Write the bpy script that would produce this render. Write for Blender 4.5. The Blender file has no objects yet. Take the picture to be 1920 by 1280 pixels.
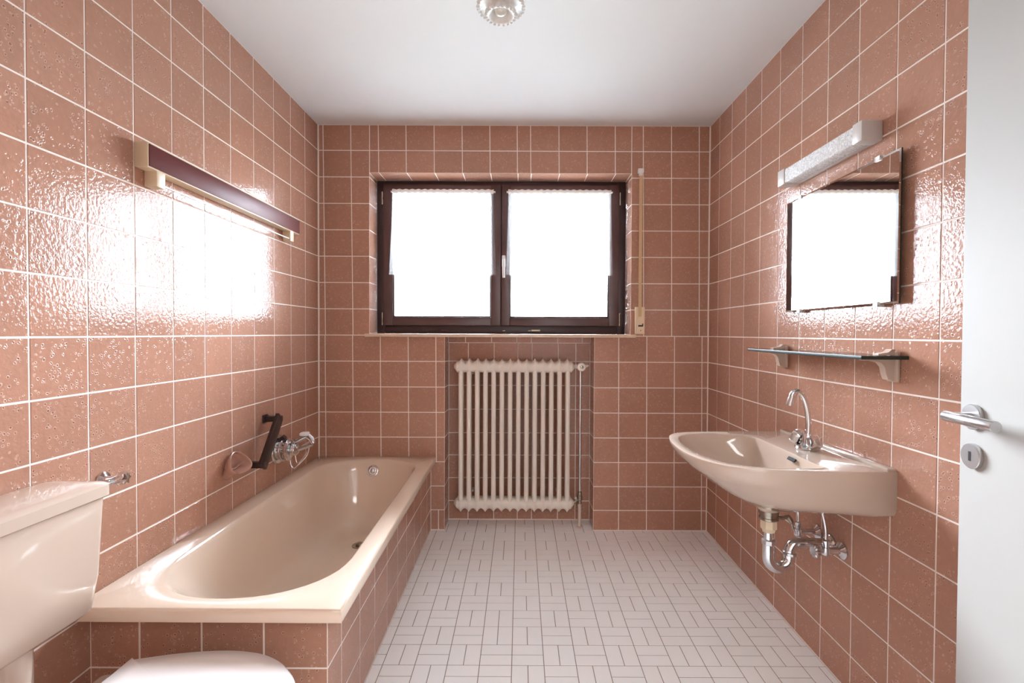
import bpy, bmesh, math, random
from mathutils import Vector, Matrix
random.seed(7)
PI = math.pi
SC = bpy.context.scene
COL = SC.collection

# ---------------------------------------------------------------- camera
cam_d = bpy.data.cameras.new('camera')
cam_d.sensor_width = 36.0
cam_d.lens = 917.0 / 1920.0 * 36.0
cam_d.shift_x = -(975.24 - 960.0) / 1920.0
cam_d.clip_start = 0.01
cam = bpy.data.objects.new('camera', cam_d)
COL.objects.link(cam)
p_, r_ = 0.01676, -0.00415
Rp = Matrix(((1, 0, 0), (0, math.cos(p_), -math.sin(p_)), (0, math.sin(p_), math.cos(p_))))
Rr = Matrix(((math.cos(r_), 0, -math.sin(r_)), (0, 1, 0), (math.sin(r_), 0, math.cos(r_))))
Rc = Rr @ Rp
right_, fwd_, up_ = Rc[0], Rc[1], Rc[2]
cam.matrix_world = Matrix(((right_[0], up_[0], -fwd_[0], 0.0), (right_[1], up_[1], -fwd_[1], 0.0),
                           (right_[2], up_[2], -fwd_[2], 1.257), (0, 0, 0, 1)))
SC.camera = cam

# ---------------------------------------------------------------- sky, light, exposure
SKY = 44.0
world = bpy.data.worlds.new('overcast_sky')
SC.world = world
world.use_nodes = True
bg = world.node_tree.nodes['Background']
wn_ = world.node_tree
tc_ = wn_.nodes.new('ShaderNodeTexCoord'); sp_ = wn_.nodes.new('ShaderNodeSeparateXYZ')
wn_.links.new(tc_.outputs['Generated'], sp_.inputs[0])
ra_ = wn_.nodes.new('ShaderNodeValToRGB')          # bright overcast sky, three times brighter at the zenith, over darker ground
mr_ = wn_.nodes.new('ShaderNodeMapRange')
for k_, v_ in zip(('From Min', 'From Max', 'To Min', 'To Max'), (-1, 1, 0, 1)): mr_.inputs[k_].default_value = v_
wn_.links.new(sp_.outputs['Z'], mr_.inputs['Value']); wn_.links.new(mr_.outputs[0], ra_.inputs[0])
el = ra_.color_ramp.elements
el[0].position, el[0].color = 0.485, (0.090, 0.108, 0.115, 1)
el[1].position, el[1].color = 1.0, (0.87, 0.985, 1.12, 1)
e_ = el.new(0.505); e_.color = (0.288, 0.325, 0.370, 1)
wn_.links.new(ra_.outputs[0], bg.inputs[0])
bg.inputs[1].default_value = SKY
ld = bpy.data.lights.new('window_portal', 'AREA')
ld.shape = 'RECTANGLE'
ld.size, ld.size_y = 1.5, 0.9
ld.cycles.is_portal = True
lo = bpy.data.objects.new('window_portal', ld)
lo.location = (-0.125, 3.20, 1.74)
lo.rotation_euler = (-PI / 2, 0, 0)
COL.objects.link(lo)
ld2 = bpy.data.lights.new('added_fill_light', 'AREA')  # unseen fill lamp, added behind the camera to brighten surfaces facing the door
ld2.shape = 'RECTANGLE'
ld2.size, ld2.size_y = 1.0, 0.8
ld2.energy = 8
ld2.color = (1.0, 1.0, 1.0)
lo2 = bpy.data.objects.new('added_fill_light', ld2)
lo2.location = (0.3, -0.95, 2.40)
lo2.rotation_euler = (0, 0, 0)
COL.objects.link(lo2)
vs = SC.view_settings
vs.view_transform = 'Standard'
vs.look = 'None'
vs.gamma = 1
vs.use_curve_mapping = False
vs.exposure = 1.84
SC.cycles.diffuse_bounces = 10
SC.cycles.max_bounces = 14

# ---------------------------------------------------------------- helpers
def tag(o, label=None, cat=None, group=None, kind=None):
    if label: o['label'] = label
    if cat: o['category'] = cat
    if group: o['group'] = group
    if kind: o['kind'] = kind
    return o

def thing(name, loc, label=None, cat=None, group=None, kind=None, rz=0.0):
    o = bpy.data.objects.new(name, None)
    o.empty_display_size = 0.05
    o.location = loc
    o.rotation_euler = (0, 0, rz)
    COL.objects.link(o)
    return tag(o, label, cat, group, kind)

def root_loc(o):
    while o.parent: o = o.parent
    return Vector(o.location) if o.type == 'EMPTY' else Vector((0, 0, 0))

class B:
    """collects shapes in room coordinates, then links them as one mesh object"""
    def __init__(s): s.bm = bmesh.new()
    def add(s, verts, faces):
        v = [s.bm.verts.new(p) for p in verts]
        for f in faces:
            try: s.bm.faces.new([v[i] for i in f])
            except ValueError: pass
        return v
    def box(s, x0, x1, y0, y1, z0, z1, bev=0.0, seg=2, M=None):
        t = bmesh.new()
        bmesh.ops.create_cube(t, size=1.0)
        for v in t.verts:
            v.co = Vector(((x0 + x1) / 2 + v.co.x * (x1 - x0), (y0 + y1) / 2 + v.co.y * (y1 - y0), (z0 + z1) / 2 + v.co.z * (z1 - z0)))
        if bev: bmesh.ops.bevel(t, geom=t.edges[:], offset=bev, segments=seg, profile=0.5, affect='EDGES')
        if M: bmesh.ops.transform(t, matrix=M, verts=t.verts[:])
        s.merge(t); return s
    def merge(s, t):
        m = bpy.data.meshes.new('tmp'); t.to_mesh(m); t.free()
        s.bm.from_mesh(m); bpy.data.meshes.remove(m)
    def loft(s, rings, cap0=True, cap1=True, closed=True):
        n = len(rings[0]); vs_ = [[s.bm.verts.new(p) for p in r] for r in rings]
        for a, b in zip(vs_[:-1], vs_[1:]):
            for i in range(n if closed else n - 1):
                j = (i + 1) % n
                try: s.bm.faces.new((a[i], a[j], b[j], b[i]))
                except ValueError: pass
        if cap0: s.bm.faces.new(list(reversed(vs_[0])))
        if cap1: s.bm.faces.new(vs_[-1])
        return s
    def tube(s, pts, r, n=14, caps=True):
        pts = [Vector(p) for p in pts]
        rs = r if isinstance(r, (list, tuple)) else [r] * len(pts)
        rings = []; prev = None
        for i, p in enumerate(pts):
            d = (pts[min(i + 1, len(pts) - 1)] - pts[max(i - 1, 0)]).normalized()
            if prev is None:
                u = d.orthogonal().normalized()
            else:
                u = (prev - d * prev.dot(d)).normalized()
            prev = u; w = d.cross(u)
            rings.append([p + (u * math.cos(2 * PI * k / n) + w * math.sin(2 * PI * k / n)) * rs[i] for k in range(n)])
        return s.loft(rings, caps, caps)
    def lathe(s, prof, org, axis, n=32, caps=True):
        """prof: list of (radius, height along axis)"""
        a = Vector(axis).normalized(); u = a.orthogonal().normalized(); w = a.cross(u); o = Vector(org)
        rings = [[o + a * h + (u * math.cos(2 * PI * k / n) + w * math.sin(2 * PI * k / n)) * max(r, 1e-5) for k in range(n)] for r, h in prof]
        return s.loft(rings, caps, caps)
    def build(s, name, mat, parent=None, label=None, cat=None, group=None, kind=None, smooth=True, ang=38, loc=None):
        bm = s.bm
        bmesh.ops.remove_doubles(bm, verts=bm.verts[:], dist=1e-6)
        bmesh.ops.recalc_face_normals(bm, faces=bm.faces[:])
        off = Vector(loc) if loc else (root_loc(parent) if parent else Vector((0, 0, 0)))
        bmesh.ops.translate(bm, vec=-off, verts=bm.verts[:])
        me = bpy.data.meshes.new(name); bm.to_mesh(me); bm.free()
        me.materials.append(mat)
        if smooth:
            for p in me.polygons: p.use_smooth = True
            me.set_sharp_from_angle(angle=math.radians(ang))
        o = bpy.data.objects.new(name, me); COL.objects.link(o)
        if parent: o.parent = parent
        if loc: o.location = loc
        return tag(o, label, cat, group, kind)

def copy_tree(o, parent=None):
    c = o.copy(); COL.objects.link(c)
    if parent: c.parent = parent
    for ch in list(o.children): copy_tree(ch, c)
    return c

def catmull(pts, per=8, closed=True):
    n = len(pts); out = []
    P = [Vector(p) for p in pts]
    for i in range(n if closed else n - 1):
        p0 = P[(i - 1) % n] if closed or i > 0 else P[0]
        p1 = P[i]; p2 = P[(i + 1) % n]
        p3 = P[(i + 2) % n] if closed or i + 2 < n else P[-1]
        for k in range(per):
            t = k / per
            out.append(0.5 * ((2 * p1) + (p2 - p0) * t + (2 * p0 - 5 * p1 + 4 * p2 - p3) * t * t + (3 * p1 - p0 - 3 * p2 + p3) * t ** 3))
    if not closed: out.append(P[-1])
    return out

def polar(curve, c, n):
    """resample a closed star-shaped 2D curve at n even angles about c"""
    out = []; m = len(curve)
    for k in range(n):
        th = 2 * PI * k / n; d = Vector((math.cos(th), math.sin(th))); best = None
        for i in range(m):
            a = Vector(curve[i][:2]) - Vector(c); b = Vector(curve[(i + 1) % m][:2]) - Vector(c)
            e = b - a; den = d.x * e.y - d.y * e.x
            if abs(den) < 1e-12: continue
            t = (a.x * e.y - a.y * e.x) / den; q = (a.x * d.y - a.y * d.x) / den
            if t > 0 and -1e-6 <= q <= 1 + 1e-6 and (best is None or t > best): best = t
        out.append(Vector(c) + d * (best or 0))
    return out

def arc(c, r, a0, a1, n, u, w):
    c, u, w = Vector(c), Vector(u), Vector(w)
    return [c + (u * math.cos(a0 + (a1 - a0) * k / n) + w * math.sin(a0 + (a1 - a0) * k / n)) * r for k in range(n + 1)]

# ---------------------------------------------------------------- materials
def new_mat(name):
    m = bpy.data.materials.new(name); m.use_nodes = True
    nt = m.node_tree; return m, nt, nt.nodes['Principled BSDF'], nt.links

def solid(name, col, rough=0.4, metal=0.0, coat=0.0, noise=0.04, scale=18.0, bump=0.0, bscale=200.0, trans=0.0, spec=0.5):
    m, nt, b, L = new_mat(name)
    geo = nt.nodes.new('ShaderNodeNewGeometry')
    nz = nt.nodes.new('ShaderNodeTexNoise'); nz.inputs['Scale'].default_value = scale; nz.inputs['Detail'].default_value = 3
    L.new(geo.outputs['Position'], nz.inputs['Vector'])
    mx = nt.nodes.new('ShaderNodeMix'); mx.data_type = 'RGBA'
    mx.inputs['A'].default_value = tuple(c * (1 - noise) for c in col) + (1,)
    mx.inputs['B'].default_value = tuple(min(1, c * (1 + noise)) for c in col) + (1,)
    L.new(nz.outputs['Fac'], mx.inputs['Factor']); L.new(mx.outputs['Result'], b.inputs['Base Color'])
    b.inputs['Roughness'].default_value = rough; b.inputs['Metallic'].default_value = metal
    b.inputs['Coat Weight'].default_value = coat; b.inputs['Coat Roughness'].default_value = 0.04
    b.inputs['Transmission Weight'].default_value = trans
    b.inputs['Specular IOR Level'].default_value = spec
    if bump:
        n2 = nt.nodes.new('ShaderNodeTexNoise'); n2.inputs['Scale'].default_value = bscale
        L.new(geo.outputs['Position'], n2.inputs['Vector'])
        bp = nt.nodes.new('ShaderNodeBump'); bp.inputs['Distance'].default_value = bump; bp.inputs['Strength'].default_value = 1.0
        L.new(n2.outputs['Fac'], bp.inputs['Height']); L.new(bp.outputs['Normal'], b.inputs['Normal'])
    return m

def math_node(nt, op, a, b=None, clamp=False):
    n = nt.nodes.new('ShaderNodeMath'); n.operation = op; n.use_clamp = clamp
    for i, x in enumerate((a, b)):
        if x is None: continue
        if isinstance(x, (int, float)): n.inputs[i].default_value = x
        else: nt.links.new(x, n.inputs[i])
    return n.outputs[0]

def maprange(nt, x, a, b, c=0.0, d=1.0):
    n = nt.nodes.new('ShaderNodeMapRange'); n.interpolation_type = 'SMOOTHSTEP'
    nt.links.new(x, n.inputs['Value'])
    for k, v in zip(('From Min', 'From Max', 'To Min', 'To Max'), (a, b, c, d)): n.inputs[k].default_value = v
    return n.outputs[0]

TILE_COL = (0.435, 0.230, 0.158)
def tile_material():
    """salmon glazed ceramic: mottled ground, scattered pits with pale raised rings, rippled glaze"""
    m, nt, b, L = new_mat('salmon_tile_glaze')
    geo = nt.nodes.new('ShaderNodeNewGeometry'); oi = nt.nodes.new('ShaderNodeObjectInfo')
    off = nt.nodes.new('ShaderNodeVectorMath'); off.operation = 'SCALE'; off.inputs[0].default_value = (13.1, 7.7, 5.3)
    L.new(oi.outputs['Random'], off.inputs['Scale'])
    ad = nt.nodes.new('ShaderNodeVectorMath'); ad.operation = 'ADD'
    L.new(geo.outputs['Position'], ad.inputs[0]); L.new(off.outputs[0], ad.inputs[1])
    pos = ad.outputs[0]
    # warp a little so that the rings are not perfect circles
    wn = nt.nodes.new('ShaderNodeTexNoise'); wn.inputs['Scale'].default_value = 120; L.new(pos, wn.inputs['Vector'])
    wv = nt.nodes.new('ShaderNodeVectorMath'); wv.operation = 'SCALE'; wv.inputs['Scale'].default_value = 0.006
    L.new(wn.outputs['Color'], wv.inputs[0])
    wa = nt.nodes.new('ShaderNodeVectorMath'); wa.operation = 'ADD'; L.new(pos, wa.inputs[0]); L.new(wv.outputs[0], wa.inputs[1])
    vor = nt.nodes.new('ShaderNodeTexVoronoi'); vor.inputs['Scale'].default_value = 88; vor.feature = 'F1'
    L.new(wa.outputs[0], vor.inputs['Vector'])
    d = vor.outputs['Distance']
    sep = nt.nodes.new('ShaderNodeSeparateColor'); L.new(vor.outputs['Color'], sep.inputs[0])
    clus = nt.nodes.new('ShaderNodeTexNoise'); clus.inputs['Scale'].default_value = 22; clus.inputs['Detail'].default_value = 2
    L.new(pos, clus.inputs['Vector'])
    pick_v = math_node(nt, 'ADD', sep.outputs[0], math_node(nt, 'MULTIPLY', math_node(nt, 'SUBTRACT', clus.outputs['Fac'], 0.5), 2.2))
    pick = maprange(nt, pick_v, 0.60, 0.68)
    ring = math_node(nt, 'MULTIPLY', maprange(nt, d, 0.19, 0.32), maprange(nt, d, 0.44, 0.33))
    ring = math_node(nt, 'MULTIPLY', ring, pick)
    pit = math_node(nt, 'MULTIPLY', maprange(nt, d, 0.27, 0.14), pick)
    mot = nt.nodes.new('ShaderNodeTexNoise'); mot.inputs['Scale'].default_value = 55; mot.inputs['Detail'].default_value = 5
    L.new(pos, mot.inputs['Vector'])
    c0 = nt.nodes.new('ShaderNodeMix'); c0.data_type = 'RGBA'
    c0.inputs['A'].default_value = tuple(x * 0.90 for x in TILE_COL) + (1,)
    c0.inputs['B'].default_value = tuple(x * 1.12 for x in TILE_COL) + (1,)
    L.new(mot.outputs['Fac'], c0.inputs['Factor'])
    c1 = nt.nodes.new('ShaderNodeMix'); c1.data_type = 'RGBA'; c1.inputs['B'].default_value = (0.68, 0.46, 0.36, 1)
    L.new(math_node(nt, 'MULTIPLY', ring, 0.55), c1.inputs['Factor']); L.new(c0.outputs['Result'], c1.inputs['A'])
    c2 = nt.nodes.new('ShaderNodeMix'); c2.data_type = 'RGBA'; c2.inputs['B'].default_value = (0.24, 0.115, 0.08, 1)
    L.new(math_node(nt, 'MULTIPLY', pit, 0.85), c2.inputs['Factor']); L.new(c1.outputs['Result'], c2.inputs['A'])
    hv = nt.nodes.new('ShaderNodeHueSaturation')
    L.new(c2.outputs['Result'], hv.inputs['Color'])
    L.new(maprange(nt, oi.outputs['Random'], 0, 1, 0.95, 1.05), hv.inputs['Value'])
    L.new(hv.outputs[0], b.inputs['Base Color'])
    rip = nt.nodes.new('ShaderNodeTexNoise'); rip.inputs['Scale'].default_value = 105; rip.inputs['Detail'].default_value = 1.5
    L.new(pos, rip.inputs['Vector'])
    h = math_node(nt, 'ADD', math_node(nt, 'MULTIPLY', ring, 0.35), math_node(nt, 'MULTIPLY', pit, -0.45))
    h = math_node(nt, 'ADD', h, math_node(nt, 'MULTIPLY', rip.outputs['Fac'], 1.0))
    bp = nt.nodes.new('ShaderNodeBump'); bp.inputs['Distance'].default_value = 0.0007; bp.inputs['Strength'].default_value = 1.0
    L.new(h, bp.inputs['Height']); L.new(bp.outputs['Normal'], b.inputs['Normal'])
    b.inputs['Roughness'].default_value = 0.10
    b.inputs['Specular IOR Level'].default_value = 0.28
    return m

def glass_sheet(name, tint=(1, 1, 1), refl=1.0):
    """thin clear pane: fresnel mix of see-through and mirror reflection"""
    m = bpy.data.materials.new(name); m.use_nodes = True; nt = m.node_tree; nt.nodes.clear()
    out = nt.nodes.new('ShaderNodeOutputMaterial'); mix = nt.nodes.new('ShaderNodeMixShader')
    tr = nt.nodes.new('ShaderNodeBsdfTransparent'); tr.inputs[0].default_value = tint + (1,)
    gl = nt.nodes.new('ShaderNodeBsdfGlossy'); gl.inputs['Roughness'].default_value = 0.01
    fr = nt.nodes.new('ShaderNodeFresnel'); fr.inputs['IOR'].default_value = 1.5
    nt.links.new(math_node(nt, 'MULTIPLY', fr.outputs[0], refl), mix.inputs[0])
    nt.links.new(tr.outputs[0], mix.inputs[1]); nt.links.new(gl.outputs[0], mix.inputs[2]); nt.links.new(mix.outputs[0], out.inputs[0])
    return m

def curtain_material(name='sheer_white_voile', dens=0.26, back=0.35):
    m = bpy.data.materials.new(name); m.use_nodes = True; nt = m.node_tree; nt.nodes.clear()
    out = nt.nodes.new('ShaderNodeOutputMaterial'); mix = nt.nodes.new('ShaderNodeMixShader'); add = nt.nodes.new('ShaderNodeMixShader')
    tr = nt.nodes.new('ShaderNodeBsdfTransparent'); tr.inputs[0].default_value = (1, 1, 1, 1)
    tl = nt.nodes.new('ShaderNodeBsdfTranslucent'); tl.inputs[0].default_value = (0.93, 0.92, 0.91, 1)
    df = nt.nodes.new('ShaderNodeBsdfDiffuse'); df.inputs[0].default_value = (0.93, 0.92, 0.91, 1)
    geo = nt.nodes.new('ShaderNodeNewGeometry')
    wv = nt.nodes.new('ShaderNodeTexNoise'); wv.inputs['Scale'].default_value = 260; nt.links.new(geo.outputs['Position'], wv.inputs['Vector'])
    add.inputs[0].default_value = back
    nt.links.new(tl.outputs[0], add.inputs[1]); nt.links.new(df.outputs[0], add.inputs[2])
    nt.links.new(maprange(nt, wv.outputs['Fac'], 0.3, 0.7, dens - 0.06 * (1 - back), dens + 0.005), mix.inputs[0])
    nt.links.new(tr.outputs[0], mix.inputs[1]); nt.links.new(add.outputs[0], mix.inputs[2]); nt.links.new(mix.outputs[0], out.inputs[0])
    return m

M = dict(
    tile=tile_material(),
    grout=solid('cream_grout', (0.86, 0.77, 0.70), 0.85, bump=0.0003, bscale=900),
    floor_grout=solid('grey_floor_grout', (0.30, 0.26, 0.235), 0.9),
    floor_tile=solid('white_floor_tile_glaze', (0.92, 0.915, 0.91), 0.40, noise=0.03, scale=6, bump=0.00015, bscale=60),
    paint=solid('white_wall_paint', (0.84, 0.83, 0.82), 0.9, noise=0.01),
    ceil=solid('white_ceiling_paint', (0.725, 0.725, 0.72), 0.95, noise=0.01),
    porcelain=solid('beige_sanitary_ceramic', (0.56, 0.445, 0.36), 0.10, coat=0.5, noise=0.01),
    enamel=solid('beige_bath_enamel', (0.74, 0.595, 0.47), 0.10, coat=0.6, noise=0.01),
    seat=solid('pale_seat_plastic', (0.80, 0.745, 0.715), 0.18, noise=0.01),
    wood=solid('dark_brown_stained_wood', (0.085, 0.040, 0.037), 0.30, noise=0.35, scale=9, coat=0.15),
    wood_dark=solid('blackish_brown_frame_wood', (0.050, 0.026, 0.026), 0.35, noise=0.3, scale=9),
    seal=solid('black_rubber_seal', (0.012, 0.010, 0.010), 0.6),
    sill=solid('beige_stone_sill', (0.72, 0.56, 0.42), 0.25, noise=0.12, scale=40),
    chrome=solid('chrome', (0.74, 0.75, 0.77), 0.13, metal=1.0, noise=0.02),
    steel=solid('brushed_steel', (0.62, 0.61, 0.61), 0.28, metal=1.0, noise=0.05, scale=90),
    oldmetal=solid('dull_nickel', (0.42, 0.38, 0.32), 0.25, metal=1.0, noise=0.2, scale=60),
    rad=solid('cream_radiator_enamel', (0.84, 0.78, 0.70), 0.30, noise=0.02),
    pipe=solid('cream_painted_pipe', (0.66, 0.55, 0.47), 0.35),
    cream=solid('yellowed_cream_plastic', (0.72, 0.58, 0.40), 0.35, noise=0.03),
    maroon=solid('maroon_panel', (0.135, 0.034, 0.030), 0.42, noise=0.08, scale=5, spec=0.10),
    brown=solid('dark_brown_plastic', (0.036, 0.018, 0.015), 0.30, noise=0.15, scale=30),
    strap=solid('tan_woven_strap', (0.68, 0.47, 0.26), 0.8, noise=0.15, scale=120),
    winder=solid('cream_winder_plastic', (0.80, 0.64, 0.44), 0.4, noise=0.04),
    white=solid('white_plastic', (0.82, 0.80, 0.77), 0.25),
    door=solid('white_door_lacquer', (0.43, 0.415, 0.385), 0.65, noise=0.01, spec=0.15),
    lampglass=solid('white_opal_glass', (0.80, 0.80, 0.78), 0.45, noise=0.02, spec=0.3),
    bulb=solid('frosted_bulb', (0.66, 0.60, 0.53), 0.25),
    capmetal=solid('grey_lamp_end_cap', (0.60, 0.555, 0.52), 0.35, noise=0.03),
    soap=solid('pink_ceramic_dish', (0.47, 0.265, 0.20), 0.12, coat=0.4, noise=0.03),
    black=solid('black_hole', (0.01, 0.01, 0.01), 0.8),
    nut=solid('cream_plastic_nut', (0.72, 0.60, 0.42), 0.35),
    pane=glass_sheet('window_glass'),
    shelfglass=glass_sheet('shelf_glass_face', (0.86, 0.92, 0.89), 1.0),
    shelfedge=solid('dark_green_glass_edge', (0.030, 0.040, 0.033), 0.4, spec=0.25),
    curtain=curtain_material(), header=curtain_material('gathered_voile', 0.995, 0.975),
    bracket=solid('cream_bracket', (0.60, 0.47, 0.38), 0.35),
)
def mirror_mat():
    m, nt, b, L = new_mat('mirror_silver')
    b.inputs['Base Color'].default_value = (0.90, 0.91, 0.90, 1); b.inputs['Metallic'].default_value = 1.0; b.inputs['Roughness'].default_value = 0.0
    return m
M['mirror'] = mirror_mat()
def crackle():
    m, nt, b, L = new_mat('crushed_ice_diffuser')
    geo = nt.nodes.new('ShaderNodeNewGeometry')
    v = nt.nodes.new('ShaderNodeTexVoronoi'); v.inputs['Scale'].default_value = 210; L.new(geo.outputs['Position'], v.inputs['Vector'])
    bp = nt.nodes.new('ShaderNodeBump'); bp.inputs['Distance'].default_value = 0.003; L.new(v.outputs['Distance'], bp.inputs['Height'])
    L.new(bp.outputs['Normal'], b.inputs['Normal'])
    sep = nt.nodes.new('ShaderNodeSeparateColor'); L.new(v.outputs['Color'], sep.inputs[0])
    mx = nt.nodes.new('ShaderNodeMix'); mx.data_type = 'RGBA'
    mx.inputs['A'].default_value = (0.62, 0.61, 0.60, 1); mx.inputs['B'].default_value = (1.0, 1.0, 1.0, 1)
    L.new(sep.outputs[0], mx.inputs['Factor']); L.new(mx.outputs['Result'], b.inputs['Base Color'])
    b.inputs['Roughness'].default_value = 0.12
    return m
M['crackle'] = crackle()

# ---------------------------------------------------------------- room dimensions
YB = 2.948                      # back wall face
YN = 3.11                       # back of the radiator niche
CEIL = 2.50
ROW0, PITCH = 1.2422, 0.15792   # height of the grout line at sill level, tile row pitch
def xl(y): return -1.2 - 0.0051 * y
def xr(y): return 1.1163 + 0.00624 * y
def fz(y): return 0.0209 * y    # the floor falls gently towards the door
def zrow(k, y):
    k = -k                       # k > 0 above sill level
    z = ROW0 - PITCH * k * (1 - 0.002138 * max(k, 0) * y)
    return z
GAP = 0.0052

# ---------------------------------------------------------------- tiles
mesh_cache = {}
def tile_mesh(cs, thick, ch, mat, name):
    key = (name,) + tuple(round(c * 2000) for p in cs for c in p)
    if key in mesh_cache: return mesh_cache[key]
    inn = []
    for i in range(4):
        p = Vector(cs[i]); a = (Vector(cs[(i + 1) % 4]) - p).normalized(); b = (Vector(cs[i - 1]) - p).normalized()
        inn.append(p + (a + b) * ch)
    V = [(p[0], p[1], -thick) for p in cs] + [(p[0], p[1], -ch) for p in cs] + [(p.x, p.y, 0) for p in inn]
    F = [(8, 9, 10, 11)]
    for i in range(4):
        j = (i + 1) % 4
        F += [(i, j, 4 + j, 4 + i), (4 + i, 4 + j, 8 + j, 8 + i)]
    me = bpy.data.meshes.new('tile'); me.from_pydata(V, [], F); me.materials.append(mat)
    mesh_cache[key] = me
    return me

def put_tile(parent, corners, n, mat=None, gap=GAP, thick=0.004, ch=0.0006, jit=0.00030, collect=None):
    """corners: four points in order on the wall face (counter-clockwise seen from the room)"""
    mat = mat or M['tile']
    P = [Vector(c) for c in corners]
    c = sum(P, Vector()) / 4; n = Vector(n).normalized()
    e = ((P[1] - P[0]) + (P[2] - P[3])); u = (e - n * e.dot(n)).normalized(); v = n.cross(u)
    loc = [((p - c).dot(u), (p - c).dot(v)) for p in P]
    g = gap / 2
    cs = []
    for i in range(4):
        x, y = loc[i]
        cs.append((x - math.copysign(g, x), y - math.copysign(g, y)))
    w = min(abs(cs[1][0] - cs[0][0]), abs(cs[2][1] - cs[1][1]))
    if w < 0.006 or min(abs(loc[1][0] - loc[0][0]), abs(loc[2][1] - loc[1][1])) < 0.012: return None
    tx, ty = random.gauss(0, jit * 4), random.gauss(0, jit * 4)
    n2 = (n + u * tx + v * ty).normalized(); u2 = (u - n2 * u.dot(n2)).normalized(); v2 = n2.cross(u2)
    c2 = c + n * random.uniform(-jit, jit) * 0.5
    Mx = Matrix(((u2.x, v2.x, n2.x, c2.x), (u2.y, v2.y, n2.y, c2.y), (u2.z, v2.z, n2.z, c2.z), (0, 0, 0, 1)))
    if collect is not None:
        me = tile_mesh(cs, thick, ch, mat, mat.name)
        collect.append((me, Mx)); return None
    o = bpy.data.objects.new('tile', tile_mesh(cs, thick, ch, mat, mat.name)); COL.objects.link(o)
    o.parent = parent; o.matrix_basis = Mx
    return o

def join_tiles(parent, items, mat, name='tile'):
    if not items: return
    V, F = [], []
    for me, Mx in items:
        b0 = len(V); V += [tuple(Mx @ v.co) for v in me.vertices]
        F += [tuple(b0 + i for i in p.vertices) for p in me.polygons]
    me = bpy.data.meshes.new(name); me.from_pydata(V, [], F); me.materials.append(mat)
    o = bpy.data.objects.new(name, me); COL.objects.link(o); o.parent = parent; o['kind'] = 'stuff'

REC = 0.0008   # depth of the joints behind the tile faces

# ---------------------------------------------------------------- room shell
def slab(name, quads, mat, thick_dir):
    b = B()
    for q in quads:
        q = [Vector(p) for p in q]; t = Vector(thick_dir)
        b.add(q + [p + t for p in q], [(0, 1, 2, 3), (7, 6, 5, 4)] + [(i, (i + 1) % 4, 4 + (i + 1) % 4, 4 + i) for i in range(4)])
    return b.build(name, mat, kind='structure', smooth=False)

Y0 = 0.05   # inner face of the wall with the doorway, behind the camera
wall_left = slab('wall_left', [[(xl(Y0) - REC, Y0 - 0.12, -0.05), (xl(3.2) - REC, 3.2, -0.05), (xl(3.2) - REC, 3.2, 2.6), (xl(Y0) - REC, Y0 - 0.12, 2.6)]], M['grout'], (-0.12, 0, 0))
wall_right = slab('wall_right', [[(xr(Y0) + REC, Y0 - 0.12, -0.05), (xr(3.2) + REC, 3.2, -0.05), (xr(3.2) + REC, 3.2, 2.6), (xr(Y0) + REC, Y0 - 0.12, 2.6)]], M['grout'], (0.12, 0, 0))
# back wall with window opening and radiator niche
WX0, WX1, WZ0, WZ1 = -0.907, 0.664, 1.252, 2.2143     # window opening
NX0, NX1, NZ1 = -0.4535, 0.4464, 1.232                 # niche opening
b = B()
yb = YB + REC; ye = 3.26
b.box(-1.34, WX0 - REC, yb, ye, -0.05, 2.6)
b.box(WX1 + REC, 1.26, yb, ye, -0.05, 2.6)
b.box(WX0 - REC, WX1 + REC, yb, ye, WZ1 + REC, 2.6)
b.box(WX0 - REC, NX0 - REC, yb, ye, -0.05, 1.2335)
b.box(NX1 + REC, WX1 + REC, yb, ye, -0.05, 1.2335)
b.box(NX0 - REC, NX1 + REC, YN + REC, ye, -0.05, 1.2335)
b.box(NX0 - REC, NX1 + REC, 3.088, YN + REC, 1.196, 1.2335)
wall_back = b.build('wall_back', M['grout'], kind='structure', smooth=False)
# doorway wall behind the camera
b = B()
DX0, DX1, DZ1 = -0.19, 0.83, 2.02
b.box(-1.34, DX0, Y0 - 0.12, Y0, -0.05, 2.6)
b.box(DX1, 1.26, Y0 - 0.12, Y0, -0.05, 2.6)
b.box(DX0, DX1, Y0 - 0.12, Y0, DZ1, 2.6)
wall_front = b.build('wall_front', M['grout'], kind='structure', smooth=False)
ceiling = slab('ceiling', [[(-1.34, -1.7, CEIL), (1.34, -1.7, CEIL), (1.34, 3.26, CEIL), (-1.34, 3.26, CEIL)]], M['ceil'], (0, 0, 0.1))
FR = 0.0012
floor = slab('floor', [[(-1.34, Y0 - 0.12, fz(Y0 - 0.12) - FR), (1.26, Y0 - 0.12, fz(Y0 - 0.12) - FR), (1.26, 3.26, fz(3.26) - FR), (-1.34, 3.26, fz(3.26) - FR)]], M['floor_grout'], (0, 0, -0.12))
# small hall beyond the doorway
b = B()
b.box(-1.1, 1.4, -1.72, -1.62, -0.12, 2.6); b.box(-1.2, -1.1, -1.72, Y0 - 0.12, -0.12, 2.6); b.box(1.34, 1.44, -1.72, Y0 - 0.12, -0.12, 2.6)
b.build('wall_hall', M['paint'], kind='structure', smooth=False)
slab('floor_hall', [[(-1.2, -1.72, -0.004), (1.44, -1.72, -0.004), (1.44, Y0 - 0.12, -0.004), (-1.2, Y0 - 0.12, -0.004)]], solid('hall_floor', (0.45, 0.40, 0.34), 0.5), (0, 0, -0.1))

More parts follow.
